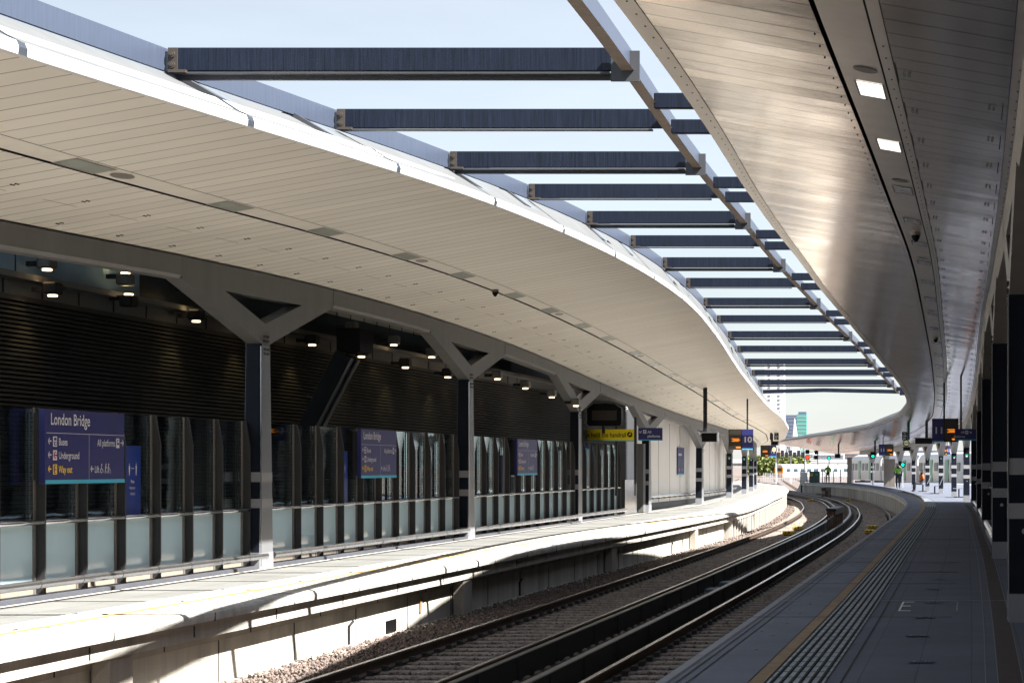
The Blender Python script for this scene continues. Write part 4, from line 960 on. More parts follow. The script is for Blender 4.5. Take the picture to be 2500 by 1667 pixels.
# raking strut
st = thing('raking_strut', (-15, 44, 0), 'dark blue steel strut leaning in front of the louvred wall right of the nearest column', 'strut')
yb_, yt_ = 46.1 * .86, 49.0 * .86
def strut_pts(px_, py_, Y): return Vector(((px_ - PX) * Y / F, Y, EYE + (PY - py_) * Y / F))
Ys = 45.0
quad = [strut_pts(752, 1050, Ys), strut_pts(792, 1050, Ys), strut_pts(880, 880, Ys + 1), strut_pts(843, 862, Ys + 1)]
sv = quad + [q + Vector((.12, -1.1, 0)) for q in quad]
MB().add([*sv], []) if False else None
m_ = MB(); m_.add(sv, [(0, 1, 2, 3), (4, 7, 6, 5), (0, 4, 5, 1), (1, 5, 6, 2), (2, 6, 7, 3), (3, 7, 4, 0)]); m_.build('strut_body', 'dark_steel', st)
a_, b2 = quad[0] + Vector((.2, -.6, 0)), quad[3] + Vector((.2, -.6, 0))
MB().tube(quad[1] + Vector((.1, -.55, 0)), quad[2] + Vector((.1, -.55, 0)), .05, 8).build('strut_edge', 'beam_steel', st)
MB().box(quad[3] + Vector((.3, -.3, .25)), (.5, 1.0, .5)).build('strut_head', 'black', st)

# floodlights on the header and on the band above
def floodlight(px_, py_, r, up, on, i, label, power=0):
    off = (PX - px_) / F
    Y = 20.3 / (off + .13); x = -(20.3 - .13 * Y) + .48; z = EYE + (PY - py_) * Y / F
    t = thing('floodlight', (x - .3, Y, z), label, 'floodlight', 'floodlights along the wall behind the glass screens')
    MB().box((x - .22, Y, z + .02), (.22, .10, .08)).build('bracket', 'dkgrey', t)
    MB().bbox((x, Y, z + (.04 if not up else -.04)), (.24, .30, .20), .03).build('housing', 'beam_steel' if r else 'dkgrey', t)
    s = -1 if not up else 1
    MB().tube((x, Y, z + s * .07), (x, Y, z + s * .095), .075, 16).build('lens', 'lamp_on' if on else 'diffuser', t)
    if power:
        l = bpy.data.lights.new('floodlight_beam', 'SPOT'); l.energy = power; l.color = (1, .70, .28); l.spot_size = math.radians(70); l.spot_blend = .8; l.shadow_soft_size = .08
        lo = bpy.data.objects.new('floodlight_beam', l); C.objects.link(lo); lo.parent = t
        lo.location = (.28, 0, s * .13); lo.rotation_euler = (0, math.radians(20) if s < 0 else math.radians(160), 0)
fl = [(58, 710, 0, 0, 1), (248, 730, 0, 1, 1), (417, 774, 0, 0, 1), (570, 805, 0, 0, 1), (707, 833, 0, 0, 1), (830, 862, 0, 0, 1), (940, 889, 0, 0, 1), (1046, 913, 0, 0, 1),
      (44, 647, 1, 0, 1), (240, 678, 1, 1, 1), (409, 711, 1, 0, 1), (806, 801, 1, 0, 0), (911, 834, 1, 0, 1), (1006, 864, 1, 0, 1), (1088, 893, 1, 0, 1), (1170, 918, 1, 0, 1), (1240, 941, 1, 0, 1), (1306, 963, 1, 0, 1), (1366, 984, 1, 0, 1)]
for i, (a, b_, r, up, on) in enumerate(fl):
    nm = ('lower row', 'upper row')[r]; kk = i if r == 0 else i - 8
    floodlight(a, b_, r, up, on, i, '%s floodlight of the %s on the dark wall, counted from the left%s' % (ORD[kk], nm, ', tilted up' if up else ('' if on else ', unlit')), power=(3.5 if r == 0 else 1.8) if on else 0)

# ================================================================== WHITE WALL AND ESCALATOR ENTRANCE (left, farther)
ww = thing('white_wall', (-12.6, 95, -.17), 'pale panelled wall behind the far left platform columns', 'wall')
xwh = lambda y: XW(y) - .55
wp = MB().sweep(yr(79, 118, 3), lambda y: [(xwh(y), EYE + hb(y) + .3), (xwh(y), .08)])
MB().sweep(yr(79, 118, 3), lambda y: [(xwh(y) + .01, .10), (xwh(y) + .02, zl(y))]).build('skirting', 'plinth_d', ww)
MB().sweep(yr(79, 118, 3), lambda y: [(xwh(y) + .25, .30), (xwh(y) + .27, .35), (xwh(y) + .25, .40), (xwh(y) + .21, .40), (xwh(y) + .21, .30)][::-1]).build('bench_rail', 'rail_steel', ww)
vj = MB()
for k in range(26):
    y = 80 + 1.45 * k; vj.box((xwh(y) + .15, y, .28), (.28, .08, .05))
    if k % 2: vj.box((xwh(y) + .004, y, 1.7), (.012, .008, 3.2))
vj.sweep([79, 99, 118], lambda y: [(xwh(y) + .012, 2.30), (xwh(y) + .012, 2.285)])
wp.join(vj, 'beam_steel').build('panelling', 'white_wall', ww)
MB().sweep([112, 115, 118], lambda y: [(xwh(y) + .03, 2.2), (xwh(y) + .03, -.05)]).build('ribbed_door', 'wood_wall', ww)
ep = MB().box((-13.0, 79, 2.0), (1.0, .2, 4.4)); ep.build('return_panel', 'white_wall', ww)
tag(MB().box((XW(77) - .15, 77.4, 1.1), (.35, .5, 2.5)).build('lift_post', 'beam_steel'), 'brushed steel gate post at the end of the glass screens', 'post')
tag(MB().box((XW(75) - .15, 75, .45), (.12, 2.6, 1.2)).build('steel_gate', 'rail_steel'), 'low brushed steel gate right of the last glass screen', 'gate')
# information poster on white wall
ip = thing('information_poster', (xwh(89.5), 89, .8), 'small blue information poster on the white wall', 'poster')
MB().box((xwh(89.9) + .03, 90.2, 1.75), (.02, 2.0, 1.15)).build('sheet', 'sign_blue', ip)
f = Face2D((xwh(89.9) + .042, 89.2, 1.175), (0, 1, 0), (0, 0, 1), .004); f.rect('sign_cyan', 0, 0, 2, .05); f.rect('sign_white', .2, .8, 1.2, .9); f.rect('tw_grey', .1, .35, 1.9, .65); f.disc('sign_yellow', .5, .2, .07); f.disc('sign_white', 1.3, .2, .07); f.done(ip, {'sign_cyan': 'cyan_strip', 'tw_grey': 'printed_picture'})

# hanging signs that face the camera ---------------------------------------------------
def px2(px_, py_, Y): return ((px_ - PX) * Y / F, EYE + (PY - py_) * Y / F)
def hang_sign(name, x0, z0, x1, z1, Y, face, label, cat, poles=(), group=None, cyan=True):
    t = thing(name, ((x0 + x1) / 2, Y, z0), label, cat, group)
    MB().bbox(((x0 + x1) / 2, Y + .06, (z0 + z1) / 2), (x1 - x0, .12, z1 - z0), .01).build('casing', face, t)
    f = Face2D((x0, Y, z0), (1, 0, 0), (0, 0, 1), .004)
    if cyan: f.rect('sign_cyan', 0, 0, x1 - x0, .035)
    for (xp, zt) in poles: MB().box((xp, Y + .06, (z1 + zt) / 2), (.06, .06, zt - z1)).build('hanger', 'dkgrey', t)
    return t, f
Y = 70.0
x0, z1 = px2(1291, 1047.6, Y); x1, z0 = px2(1548, 1077, Y)
t, f = hang_sign('handrail_sign', x0, z0, x1, z1, Y, 'black', 'long sign over the escalator, dark at left and yellow with handrail message at right', 'sign')
W = x1 - x0; H = z1 - z0; xy = px2(1405, 0, Y)[0] - x0
f.rect('sign_blue', 0, .035, xy, H, 1.5); f.rect('banner_yellow', xy, .035, W, H, 1.5)
f.text('black', 'Please hold the handrail', W - .27, .14, .15, .78, 3, right=True, bold=.01)
f.disc('black', W - .14, .225, .09, 3); f.line('banner_yellow', W - .19, .18, W - .09, .27, .018, 4); f.line('banner_yellow', W - .17, .25, W - .10, .20, .018, 4); f.disc('banner_yellow', W - .13, .275, .015, 4)
f.done(t, {'banner_yellow': 'yellow_face', 'sign_blue': 'blue_face', 'sign_cyan': 'cyan_strip'})
for xx in (x0 + .1, x1 - .6, x1 + .03): MB().box((xx, Y + .10, z1 - .9), (.08, .08, 2.6)).build('post', 'fin', t)
Y = 72.0; x0, z1 = px2(1558, 1044, Y); x1, z0 = px2(1616.5, 1075, Y)
t, f = hang_sign('direction_sign', x0, z0, x1, z1, Y, 'sign_blue', 'small blue all platforms sign hanging right of the yellow sign', 'sign')
f.arrow('sign_white', .09, .30, .10, .018, math.radians(225), 2); f.rect('sign_white', .17, .24, .28, .36, 2); f.rect('sign_blue', .20, .28, .25, .33, 3)
f.text('sign_white', 'All', .32, .25, .085, .95, 2, bold=.015); f.text('sign_white', 'platforms', .32, .11, .085, .92, 2, bold=.015); f.done(t, {'sign_cyan': 'cyan_strip'})
def lcd(f, x0, y0, w_, h_, k=2):
    rnd = random.Random(3)
    f.rect('screen', x0, y0, x0 + w_, y0 + h_, k)
    for (yy, xa, xb) in ((.52, .22, .80), (.46, .32, .88), (.40, .22, .80), (.10, .55, .92), (.06, .6, .92)):
        xx = xa
        while xx < xb:
            l = .03 + .06 * rnd.random(); f.rect('led', x0 + xx * w_, y0 + yy * h_, x0 + min(xb, xx + l) * w_, y0 + yy * h_ + .028 * h_, k + 1); xx += l + .012
def platform_sign(pxa, pxb, pya, pyb, Y, num, left_num, label, pole, allp=False):
    x0, z1 = px2(pxa, pya, Y); x1, z0 = px2(pxb, pyb, Y); W = x1 - x0; H = z1 - z0
    t, f = hang_sign('platform_sign', x0, z0, x1, z1, Y, 'black', label, 'platform sign', [pole], 'platform number signs with amber displays', cyan=False)
    s = .45 if left_num else .55
    a, b_ = (0, W * .45) if left_num else (W * .55, W)
    f.rect('sign_blue', a, .045, b_, H); f.rect('sign_cyan', a, 0, b_, .045)
    f.text('sign_white', num, (a + b_) / 2, H * .36, .27 * H, 1.15, 2, center=True, bold=.02)
    lcd(f, (W * .45 + .02) if left_num else .02, .02, W * .55 - .04, H - .04)
    f.done(t, {'sign_blue': 'number_panel', 'screen': 'display_screen', 'led': 'display_text', 'sign_cyan': 'cyan_strip'}); return t
platform_sign(2275.5, 2339.6, 1021.4, 1078.6, 70., '11', True, 'platform 11 sign with amber display hanging nearest on the right', (-.93, hsR(-.93, 70)))
platform_sign(2145.4, 2181.3, 1084, 1112, 147., '11', True, 'smaller platform 11 sign farther along the right platform', (-6.2, hsR(-6.2, 147)))
platform_sign(2303.6, 2320.5, 1087.5, 1110.7, 160., '12', False, 'tiny platform sign partly hidden behind the far right columns', (-1.9, 3.6))
platform_sign(1778.6, 1838.4, 1047.5, 1097.3, 84., '10', False, 'platform 10 sign with amber display hanging nearest on the left', (-8.95, hsL(-8.95, 84)))
platform_sign(1856.7, 1895, 1086.7, 1115, 140., '10', False, 'smaller platform 10 sign farther along the left platform', (-13.3, hsL(-13.3, 140)))
Y = 66.; x0, z1 = px2(2331, 1046.5, Y); x1, z0 = px2(2384, 1075, Y)
t, f = hang_sign('direction_sign', x0, z0, x1, z1, Y, 'sign_blue', 'blue all platforms sign hanging beside the near platform 11 sign', 'sign', [(-.35, hsR(-.35, 66))])
f.text('sign_white', 'All', .30, .22, .075, .95, 2, right=True, bold=.015); f.rect('sign_white', .33, .20, .42, .31, 2); f.rect('sign_blue', .352, .235, .398, .28, 3); f.arrow('sign_white', .49, .26, .08, .015, -.7, 2)
f.text('sign_white', 'platforms', .32, .09, .07, .92, 2, right=True, bold=.015); f.done(t, {'sign_cyan': 'cyan_strip'})
# monitors
def monitor(pxa, pxb, pya, pyb, Y, label, pole_px=None, ztop=None, octo=False, hood=True):
    x0, z1 = px2(pxa, pya, Y); x1, z0 = px2(pxb, pyb, Y); c_ = (z1 - z0) * .22
    t = thing('monitor', ((x0 + x1) / 2, Y, z0), label, 'monitor', 'black platform monitors')
    if octo: MB().plate([[(x0, z0 + c_ * .4), (x0 + c_ * .4, z0), (x1 - c_ * .4, z0), (x1, z0 + c_ * .4), (x1, z1 - c_), (x1 - c_ * 1.4, z1), (x0 + c_ * 1.4, z1), (x0, z1 - c_)]], 'y', Y, Y + .35).build('housing', 'black', t)
    else: MB().bbox(((x0 + x1) / 2, Y + .15, (z0 + z1) / 2), (x1 - x0, .3, z1 - z0), .02).build('housing', 'black', t)
    if octo: MB().box(((x0 + x1) / 2, Y - .004, (z0 + z1) / 2 - .02), ((x1 - x0) * .72, .006, (z1 - z0) * .44)).build('screen', 'screen', t)
    else:
        MB().box(((x0 + x1) / 2, Y + .12, z1 + .02), (x1 - x0 + .12, .5, .03)).box((x1 + .04, Y + .12, (z0 + z1) / 2), (.03, .45, z1 - z0)).build('hood', 'fascia', t)
    if pole_px:
        xp = (pole_px - PX) * Y / F; MB().box((xp, Y + .2, (z1 + ztop) / 2), (.13 if not octo else .09, .13, abs(ztop - z1))).build('pole', 'dkgrey', t)
    return t
monitor(1433, 1517, 985, 1039.5, 69.3, 'large black eight sided monitor above the yellow handrail sign', 1471, 2.6, True)
monitor(1713, 1749, 1057, 1078, 75.8, 'black monitor on a thick dark pole hanging from the left canopy', 1720, hsL(-9.6, 75.8))
monitor(2234, 2276, 1070, 1083, 100, 'dark monitor just left of the near platform 11 sign', 2262, 4.0)
monitor(2038, 2050, 1108, 1117.5, 190, 'small black monitor hanging far along the right canopy', 2047, hsR(-14, 190))
monitor(2125, 2138, 1103, 1111, 160, 'tiny black monitor left of the far platform 11 sign', 2136, hsR(-8, 160))
monitor(1882, 1899, 1077.5, 1086.5, 126, 'black box monitor above the farther platform 10 sign', 1884, hsL(-12, 126))
monitor(2205, 2222, 1091.5, 1100, 106, 'black box monitor beneath the right signal banner', None, None)
def stop_plate(px_, py_, Y, ztop, label):
    x, z = px2(px_, py_, Y); w_, h_ = .26, .42
    t = thing('signal_plate', (x, Y, z), label, 'signal plate', 'black signal identity plates')
    MB().box((x, Y + .02, z), (w_, .03, h_)).build('plate', 'black', t)
    MB().box((x + w_ * .75 + (-.52 if px_ < 2000 else 0), Y + .06, (z - .2 + ztop) / 2), (.12, .12, abs(ztop - z + .2))).build('hanger', 'dkgrey', t)
    f = Face2D((x, Y, z - h_ / 2), (1, 0, 0), (0, 0, 1), .006)
    for i, s in enumerate(('BR', '008', 'TL')): f.text('sign_white', s, 0, .04 + i * .13, .08, .95, 1, center=True, bold=.01)
    f.done(t)
    b = thing('banner_signal', (x + .1, Y, z - .6), 'round pale yellow banner signal with a black bar, %s side' % ('left' if px_ < 2000 else 'right'), 'signal', 'round banner repeater signals')
    cx_, cz_ = px2(1889.5, 1096.7, Y) if px_ < 2000 else px2(2212.5, 1081.2, Y)
    MB().tube((cx_, Y, cz_), (cx_, Y + .12, cz_), .17, 20).build('housing', 'black', b)
    g = Face2D((cx_, Y - .002, cz_), (1, 0, 0), (0, 0, 1), .006); g.disc('pale_lens', 0, 0, .13, 1, 24); g.rect('black', -.13, -.012, .13, .012, 2); g.done(b, {'pale_lens': 'lens', 'black': 'bar'})
stop_plate(1895.5, 1065, 124, hsL(-11.2, 124), 'black signal plate reading TL 008 BR below the left canopy tip')
stop_plate(2208.5, 1064, 106, hsR(-3.3, 106), 'black signal plate reading TL 008 BR under the right canopy')

# ================================================================== RIGHT SIDE WALL
rw = thing('dark_glazed_wall', (.8, 60, 0), 'dark glazed wall running behind the right hand columns', 'wall')
MB().sweep(yr(37, 85, 4), lambda y: [(XR(y) + .16, 0), (XR(y) + .16, 4.4)]).build('dark_panelling', 'navy', rw)
MB().sweep(yr(37, 84, 3), lambda y: [(XR(y) - .03, .30), (XR(y) - .075, .27), (XR(y) - .10, .22), (XR(y) - .075, .17), (XR(y) - .03, .14)]).build('kick_rail', 'rail_steel', rw)
MB().sweep(yr(37, 84, 3), lambda y: [(XR(y) + .12, .12), (XR(y) - .06, .06), (XR(y) - .06, .0)]).build('plinth', 'plinth_col', rw)
MB().sweep(yr(37, 84, 3), lambda y: [(XR(y) + .02, 1.08), (XR(y) - .02, 1.06), (XR(y) + .02, 1.02)]).build('handrail', 'rail_steel', rw)
fb = MB()
for k in range(34):
    y = 38.5 + 1.35 * k; fb.box((XR(y) + .10, y, 2.1), (.10, .04, 4.0))
fb.build('mullion', 'fin', rw)
tag(MB().box((3.7, 20, 2.2), (.2, 132, 5)).build('shading_wall', 'header'), 'unseen dark wall added beyond the frame to darken the right side', 'wall')  # added out of view to hold light off the right side

# ================================================================== BENCHES AND PEOPLE
def bench(px_, Y, label):
    x = (px_ - PX) * Y / F
    t = thing('bench', (x, Y, 0), label, 'bench', 'metal benches on the far right platform')
    s = MB(); bk = MB()
    for i in range(9):
        a = -.02 + i * .055; s.box((x - .25 + a, Y, .44 - .0 * i), (.035, 1.5, .02))
    for i in range(10):
        bk.box((x + .28 + i * .022, Y, .50 + i * .05), (.02, 1.5, .03))
    s.build('seat', 'seat_metal', t); bk.build('backrest', 'seat_metal', t)
    for d in (-.6, .6): MB().box((x, Y + d, .22), (.06, .05, .42)).box((x, Y + d, .02), (.5, .06, .03)).build('leg', 'dkgrey', t)
bench(2341, 104, 'striped metal bench left of the column under the all platforms sign'); bench(2282, 118, 'metal bench between two far right columns'); bench(2253, 128, 'farthest metal bench, where the figure in orange sits')
def skin_obj(name, pts, edges, radii, m, parent, sub=2):
    me = bpy.data.meshes.new(name); me.from_pydata(pts, edges, []); ob = bpy.data.objects.new(name, me); C.objects.link(ob); ob.parent = parent
    md = ob.modifiers.new('skin', 'SKIN')
    if not me.skin_vertices: me.attributes  # layer is created with the modifier
    for i, r in enumerate(radii):
        sv = me.skin_vertices[0].data[i]; sv.radius = (r, r) if not isinstance(r, tuple) else r; sv.use_root = (i == 0)
    md.use_smooth_shade = True
    ob.modifiers.new('sub', 'SUBSURF').levels = sub; ob.modifiers['sub'].render_levels = sub
    me.materials.append(M[m]); return ob
def person(x, y, zb, rz, pose, label, vest):
    t = local(thing('person', (x, y, zb), label, 'person', rz=rz))
    sit = pose == 'sit'; hz = .52 if sit else .92
    P = [(0, 0, hz), (0, 0, hz + .25), (0, 0, hz + .48), (0, 0, hz + .57), (0, .01, hz + .66), (0, .01, hz + .76)]
    R = [.14, .13, .16, .06, .085, .07]; E_ = [(0, 1), (1, 2), (2, 3), (3, 4), (4, 5)]
    for s in (-1, 1):
        n = len(P)
        if sit: P += [(s * .10, -.05, hz - .02), (s * .12, -.45, hz), (s * .12, -.47, .10), (s * .12, -.60, .05)]
        else: P += [(s * .10, 0, hz - .08), (s * .11, -.02 * s, .50), (s * .11, .04 * s, .10), (s * .12, .04 * s - .14, .05)]
        R += [.10, .075, .05, .045]; E_ += [(0, n), (n, n + 1), (n + 1, n + 2), (n + 2, n + 3)]
        n = len(P); P += [(s * .20, 0, hz + .47), (s * .25, .03, hz + .20), (s * .22, -.12, hz + .02), (s * .21, -.18, hz - .05)]; R += [.065, .05, .035, .035]; E_ += [(2, n), (n, n + 1), (n + 1, n + 2), (n + 2, n + 3)]
    skin_obj('body', P, E_, R, 'trouser', t)
    skin_obj('head', [(0, .01, hz + .60), (0, .0, hz + .68), (0, -.01, hz + .78)], [(0, 1), (1, 2)], [.06, .092, .085], 'skin', t)
    skin_obj('hair', [(0, .03, hz + .72), (0, .02, hz + .80)], [(0, 1)], [.09, .085], 'hair', t)
    n0 = [(0, 0, hz + .03), (0, 0, hz + .25), (0, 0, hz + .50)]; rr = [.165, .155, .175]; ee = [(0, 1), (1, 2)]
    for s in (-1, 1): k = len(n0); n0 += [(s * .20, 0, hz + .48), (s * .25, .03, hz + .22)]; rr += [.085, .068]; ee += [(2, k), (k, k + 1)]
    skin_obj('jacket', n0, ee, rr, vest, t)
person((2192.5 - PX) * 146 / F, 146, 0, .4, 'stand', 'person standing in a bright green jacket and dark trousers beside a far column', 'hivis')
person((2254 - PX) * 127.6 / F - .1, 127.6, 0, -1.2, 'sit', 'person in orange sitting on the farthest bench', 'orange')
person((2021 - PX) * 196 / F, 196, 0, 0, 'stand', 'distant person in a yellow green vest near the platform end gates', 'hivis')

# ================================================================== FAR RAILWAY AND CITY
def train(path, w_, zr, label, name, body_m, stripe, nose, L_car, door_m, zb=-.05):
    """path: list of (x, y) car ends"""
    t = thing(name, (path[0][0], path[0][1], -1.0), label, 'train')
    for i in range(len(path) - 1):
        a = Vector((*path[i], 0)); b_ = Vector((*path[i + 1], 0)); d = (b_ - a); L = d.length - .6; d.normalize(); n = Vector((-d.y, d.x, 0)); mid = (a + b_) / 2
        ring = [(-.5, .0), (-.52, .35), (-.5, .78), (-.40, .93), (-.2, 1.0), (.2, 1.0), (.40, .93), (.5, .78), (.52, .35), (.5, .0)]
        zt = zr
        P = []; ss = [(-L / 2, .86), (-L / 2 + .5, 1), (L / 2 - .5, 1), (L / 2, .95)]
        for s, k in ss:
            for u, v in ring: q = mid + d * s + n * (u * w_ * (k if k < 1 else 1)); P.append((q.x, q.y, zb + (zt - zb) * v * (1 if k == 1 else .97)))
        m = len(ring); fs = [(j * m + q, j * m + q + 1, (j + 1) * m + q + 1, (j + 1) * m + q) for j in range(len(ss) - 1) for q in range(m - 1)] + [(j * m + m - 1, j * m, (j + 1) * m, (j + 1) * m + m - 1) for j in range(len(ss) - 1)]
        fs += [tuple(range(m)), tuple(range((len(ss) - 1) * m, len(ss) * m))[::-1]]
        bd = MB(); bd.add(P, fs); bo_ = bd.build('car_body', body_m, t)
        ug = MB(); q = mid; ug.box((q.x, q.y, -.5), (w_ * .8, L * .9, .7), math.atan2(d.y, d.x) - math.pi / 2); ug.build('underframe', 'tr_under', t)
        rz = math.atan2(d.y, d.x) - math.pi / 2
        nw = 8
        for s in (-1, 1):
            for k in range(nw):
                c_ = mid + d * (-L / 2 + 1.6 + k * (L - 3.2) / (nw - 1)) + n * s * w_ * .523
                if k in (2, 5) and door_m: MB().box((c_.x, c_.y, zb + (zt - zb) * .40), (.03, 1.3, (zt - zb) * .70), rz).build('door', door_m, t)
                else: MB().box((c_.x, c_.y, zb + (zt - zb) * .52), (.04, 1.5, (zt - zb) * .27), rz).build('window', 'tr_glass', t)
        if i == 0:
            c_ = mid - d * (L / 2 + .02)
            MB().box((c_.x, c_.y, zb + (zt - zb) * .40), (w_ * .84, .10, (zt - zb) * .78), rz).build('cab_front', nose, t)
            c2 = c_ - d * .07; MB().box((c2.x, c2.y, zb + (zt - zb) * .58), (w_ * .60, .05, (zt - zb) * .24), rz).build('windscreen', 'tr_glass', t)
            c3 = c_ - d * .2; MB().box((c3.x, c3.y, -.35), (.5, .6, .5), rz).build('coupler', 'tr_under', t)
    return t
train([(-43.2, 470), (-31.5, 487), (-19.5, 504), (-7.5, 521)], 2.9, 2.1, 'white train with an orange front beyond the left platform end', 'commuter_train', 'tr_white', None, 'tr_orange', 20, None, -.75)
train([(-13.3, 256), (-8.8, 236), (-4.2, 216), (0.6, 196), (5.4, 176)], 2.9, 2.95, 'white and green train standing beyond the far right columns', 'commuter_train', 'tr_white', None, 'tr_green', 20, 'tr_green')
struct(MB().sweep(yr(120, 210, 5), lambda y: [(XR(y) + 9.5 + (y - 120) * .012, .004), (XR(y) + 7.0, .004)]), 'sunlit_platform', 'edge_l')
def tower(name, pxa, pxb, pytop, pybot, Y, m, label, floors, wcol, wm='win_dark', crown=None, fx=.8, fz=.42):
    x0, zt = px2(pxa, pytop, Y); x1, zb = px2(pxb, pybot, Y); zb = min(zb, -1.4); D = (x1 - x0)
    t = thing(name, ((x0 + x1) / 2, Y, zb), label, 'building')
    MB().box(((x0 + x1) / 2, Y + D / 2, (zt + zb) / 2), (D, D, zt - zb)).build('wall', m, t)
    fh = (zt - max(zb, EYE)) / floors
    for k in range(floors):
        z = zt - fh * (k + .62); wn = MB()
        for c_ in range(wcol):
            xx = x0 + D * (c_ + .5) / wcol; wn.box((xx, Y - .06, z), (D / wcol * fx, .3, fh * fz))
        wn.build('window_row', wm, t)
    if crown: MB().box(((x0 + x1) / 2 + D * crown[0], Y + D / 2, zt + crown[1] / 2), (D * crown[2], D * .7, crown[1])).build('plant_room', 'tw_grey', t)
    return t
tower('glass_tower', 1945, 1969, 1011, 1085, 2600, 'tw_glass', 'teal glazed tower block with a grey top in the distance', 14, 1, 'tw_pale', crown=(.05, 3.0, .8), fx=.96, fz=.22)
tower('dark_tower', 1917, 1945, 1013, 1083, 2900, 'tw_grey', 'blue grey tower block behind and left of the teal one', 14, 5, 'win_dark')
tower('white_tower', 1866, 1913, 880, 1125, 1500, 'tw_white', 'very tall pale tower with dark window columns seen past the last skylight bars', 26, 2, 'win_dark', fx=.22, fz=.32)
tower('low_block', 1862, 1905, 1090, 1150, 900, 'brick', 'low pale brick building beyond the left platform end', 5, 6)
tower('low_block', 1985, 2060, 1108, 1160, 950, 'tw_white', 'low white office block behind the signals', 5, 12)
tower('low_block', 2062, 2118, 1104, 1160, 880, 'brick', 'low brick block behind the far columns', 5, 9)
tower('low_block', 2118, 2240, 1106, 1160, 990, 'tw_white', 'long white block above the green train', 4, 18)
tower('low_block', 2240, 2420, 1100, 1160, 900, 'tw_grey', 'long grey block behind the right platform', 4, 20)
tower('low_block', 1905, 1985, 1104, 1128, 1100, 'tw_white', 'long white block above the shrub bank', 3, 14)
sp = thing('church_spire', (px2(1941, 0, 1900)[0], 1900, 0), 'thin white spire in front of the teal tower', 'spire')
x, zt = px2(1940, 1021, 1900); MB().tube((x, 1900, -1.4), (x, 1900, EYE + 55 * 1900 / F), 5.5, 6, 4.0).tube((x, 1900, EYE + 55 * 1900 / F), (x, 1900, zt), 3.6, 6, .3).build('spire_body', 'tw_white', sp)
# bank of shrubs
def leaf_clumps(n, x0, x1, y0, y1, z0, z1, r):
    V = []; Fc = []
    for _ in range(n):
        c_ = Vector((random.uniform(x0, x1), random.uniform(y0, y1), z0 + (z1 - z0) * random.random() ** 1.3)); q = Matrix.Rotation(random.uniform(0, 6.28), 3, Vector((random.gauss(0, 1), random.gauss(0, 1), random.gauss(0, 1))).normalized())
        k = len(V); s = r * random.uniform(.5, 1.4)
        V += [c_ + q @ Vector(p) * s for p in ((-1, -.6, 0), (1, -.6, .2), (.8, .6, 0), (-.7, .7, -.2))]; Fc.append((k, k + 1, k + 2, k + 3))
    m = MB(); m.add(V, Fc); return m
m = leaf_clumps(6000, -60, -44, 560, 575, -.6, 4.4, .35); tag(m.build('shrub_bank', 'leaf'), 'yellow green bank of shrubs above the white train', 'shrubs', kind='stuff')
m = leaf_clumps(800, -12.6, -11.4, 262, 264, -1.2, 1.2, .16); tag(m.build('bush', 'leaf'), 'small yellow green bush at the left end of the green train', 'bush')
ob = thing('overbridge', (-40, 590, 1), 'pale concrete road bridge beyond the shrub bank', 'bridge')
MB().box((-30, 592, 2.2), (80, 8, .8)).build('deck', 'concrete', ob); MB().box((-30, 587.8, 3.1), (80, .25, 1.1)).build('parapet', 'tw_white', ob)
for x in (-58, -44, -30, -16): MB().box((x, 592, .4), (1.2, 7, 3.4)).build('pier', 'concrete', ob)
def car(x, y, z, m, label):
    t = thing('parked_car', (x, y, z), label, 'car', 'dark cars parked on the far bridge')
    body = [[(-2.1, .3), (-2.1, .75), (-1.5, .9), (-1.0, 1.4), (.7, 1.42), (1.3, .95), (2.05, .82), (2.1, .35)]]
    MB().plate([[(x + a, z + b_) for a, b_ in body[0]]], 'y', y - .85, y + .85).build('body', m, t)
    MB().plate([[(x + a, z + b_) for a, b_ in ((-1.35, .92), (-.92, 1.34), (.62, 1.36), (1.1, .95))]], 'y', y - .87, y - .855).build('side_window', 'tr_glass', t)
    for a in (-1.3, 1.35): MB().tube((x + a, y - .88, z + .33), (x + a, y - .70, z + .33), .33, 14).tube((x + a, y + .70, z + .33), (x + a, y + .88, z + .33), .33, 14).build('wheel', 'tyre', t)
car(px2(1926, 0, 589)[0], 589.5, 3.7 - .6, 'car_dark', 'dark parked car on the bridge above the shrubs, left one'); car(px2(1958, 0, 589)[0], 589.5, 3.1, 'car_dark', 'dark parked car on the bridge above the shrubs, right one')
# signal gantry
sg = thing('signal_gantry', (px2(1968, 0, 212)[0], 212, -1.2), 'black signal gantry with a red light at the platform end', 'signal')
x, z = px2(1971, 1116, 212); w0, w1 = px2(1963, 0, 212)[0], px2(1996, 0, 212)[0]
fr = MB()
for xx in (w0, w1): fr.box((xx, 212.3, .9), (.07, .07, 4.2))
for zz in (z + .55, z, z - .35, .2, -.6): fr.box(((w0 + w1) / 2, 212.3, zz), (w1 - w0, .06, .05))
fr.box(((w0 + w1) / 2, 212.35, z - .15), (w1 - w0, .5, .04)); fr.build('frame', 'black', sg)
MB().bbox((x, 212.1, z), (.42, .25, .45), .04).bbox((x + .9, 212.1, z + .5), (.38, .25, .38), .04).bbox((x + .85, 212.1, z - .02), (.35, .25, .40), .04).bbox((x, 212.1, z + .55), (.40, .25, .42), .04).build('signal_head', 'black', sg)
MB().tube((x + .02, 211.93, z), (x + .02, 211.96, z), .16, 18).build('red_lamp', 'red_sig', sg)
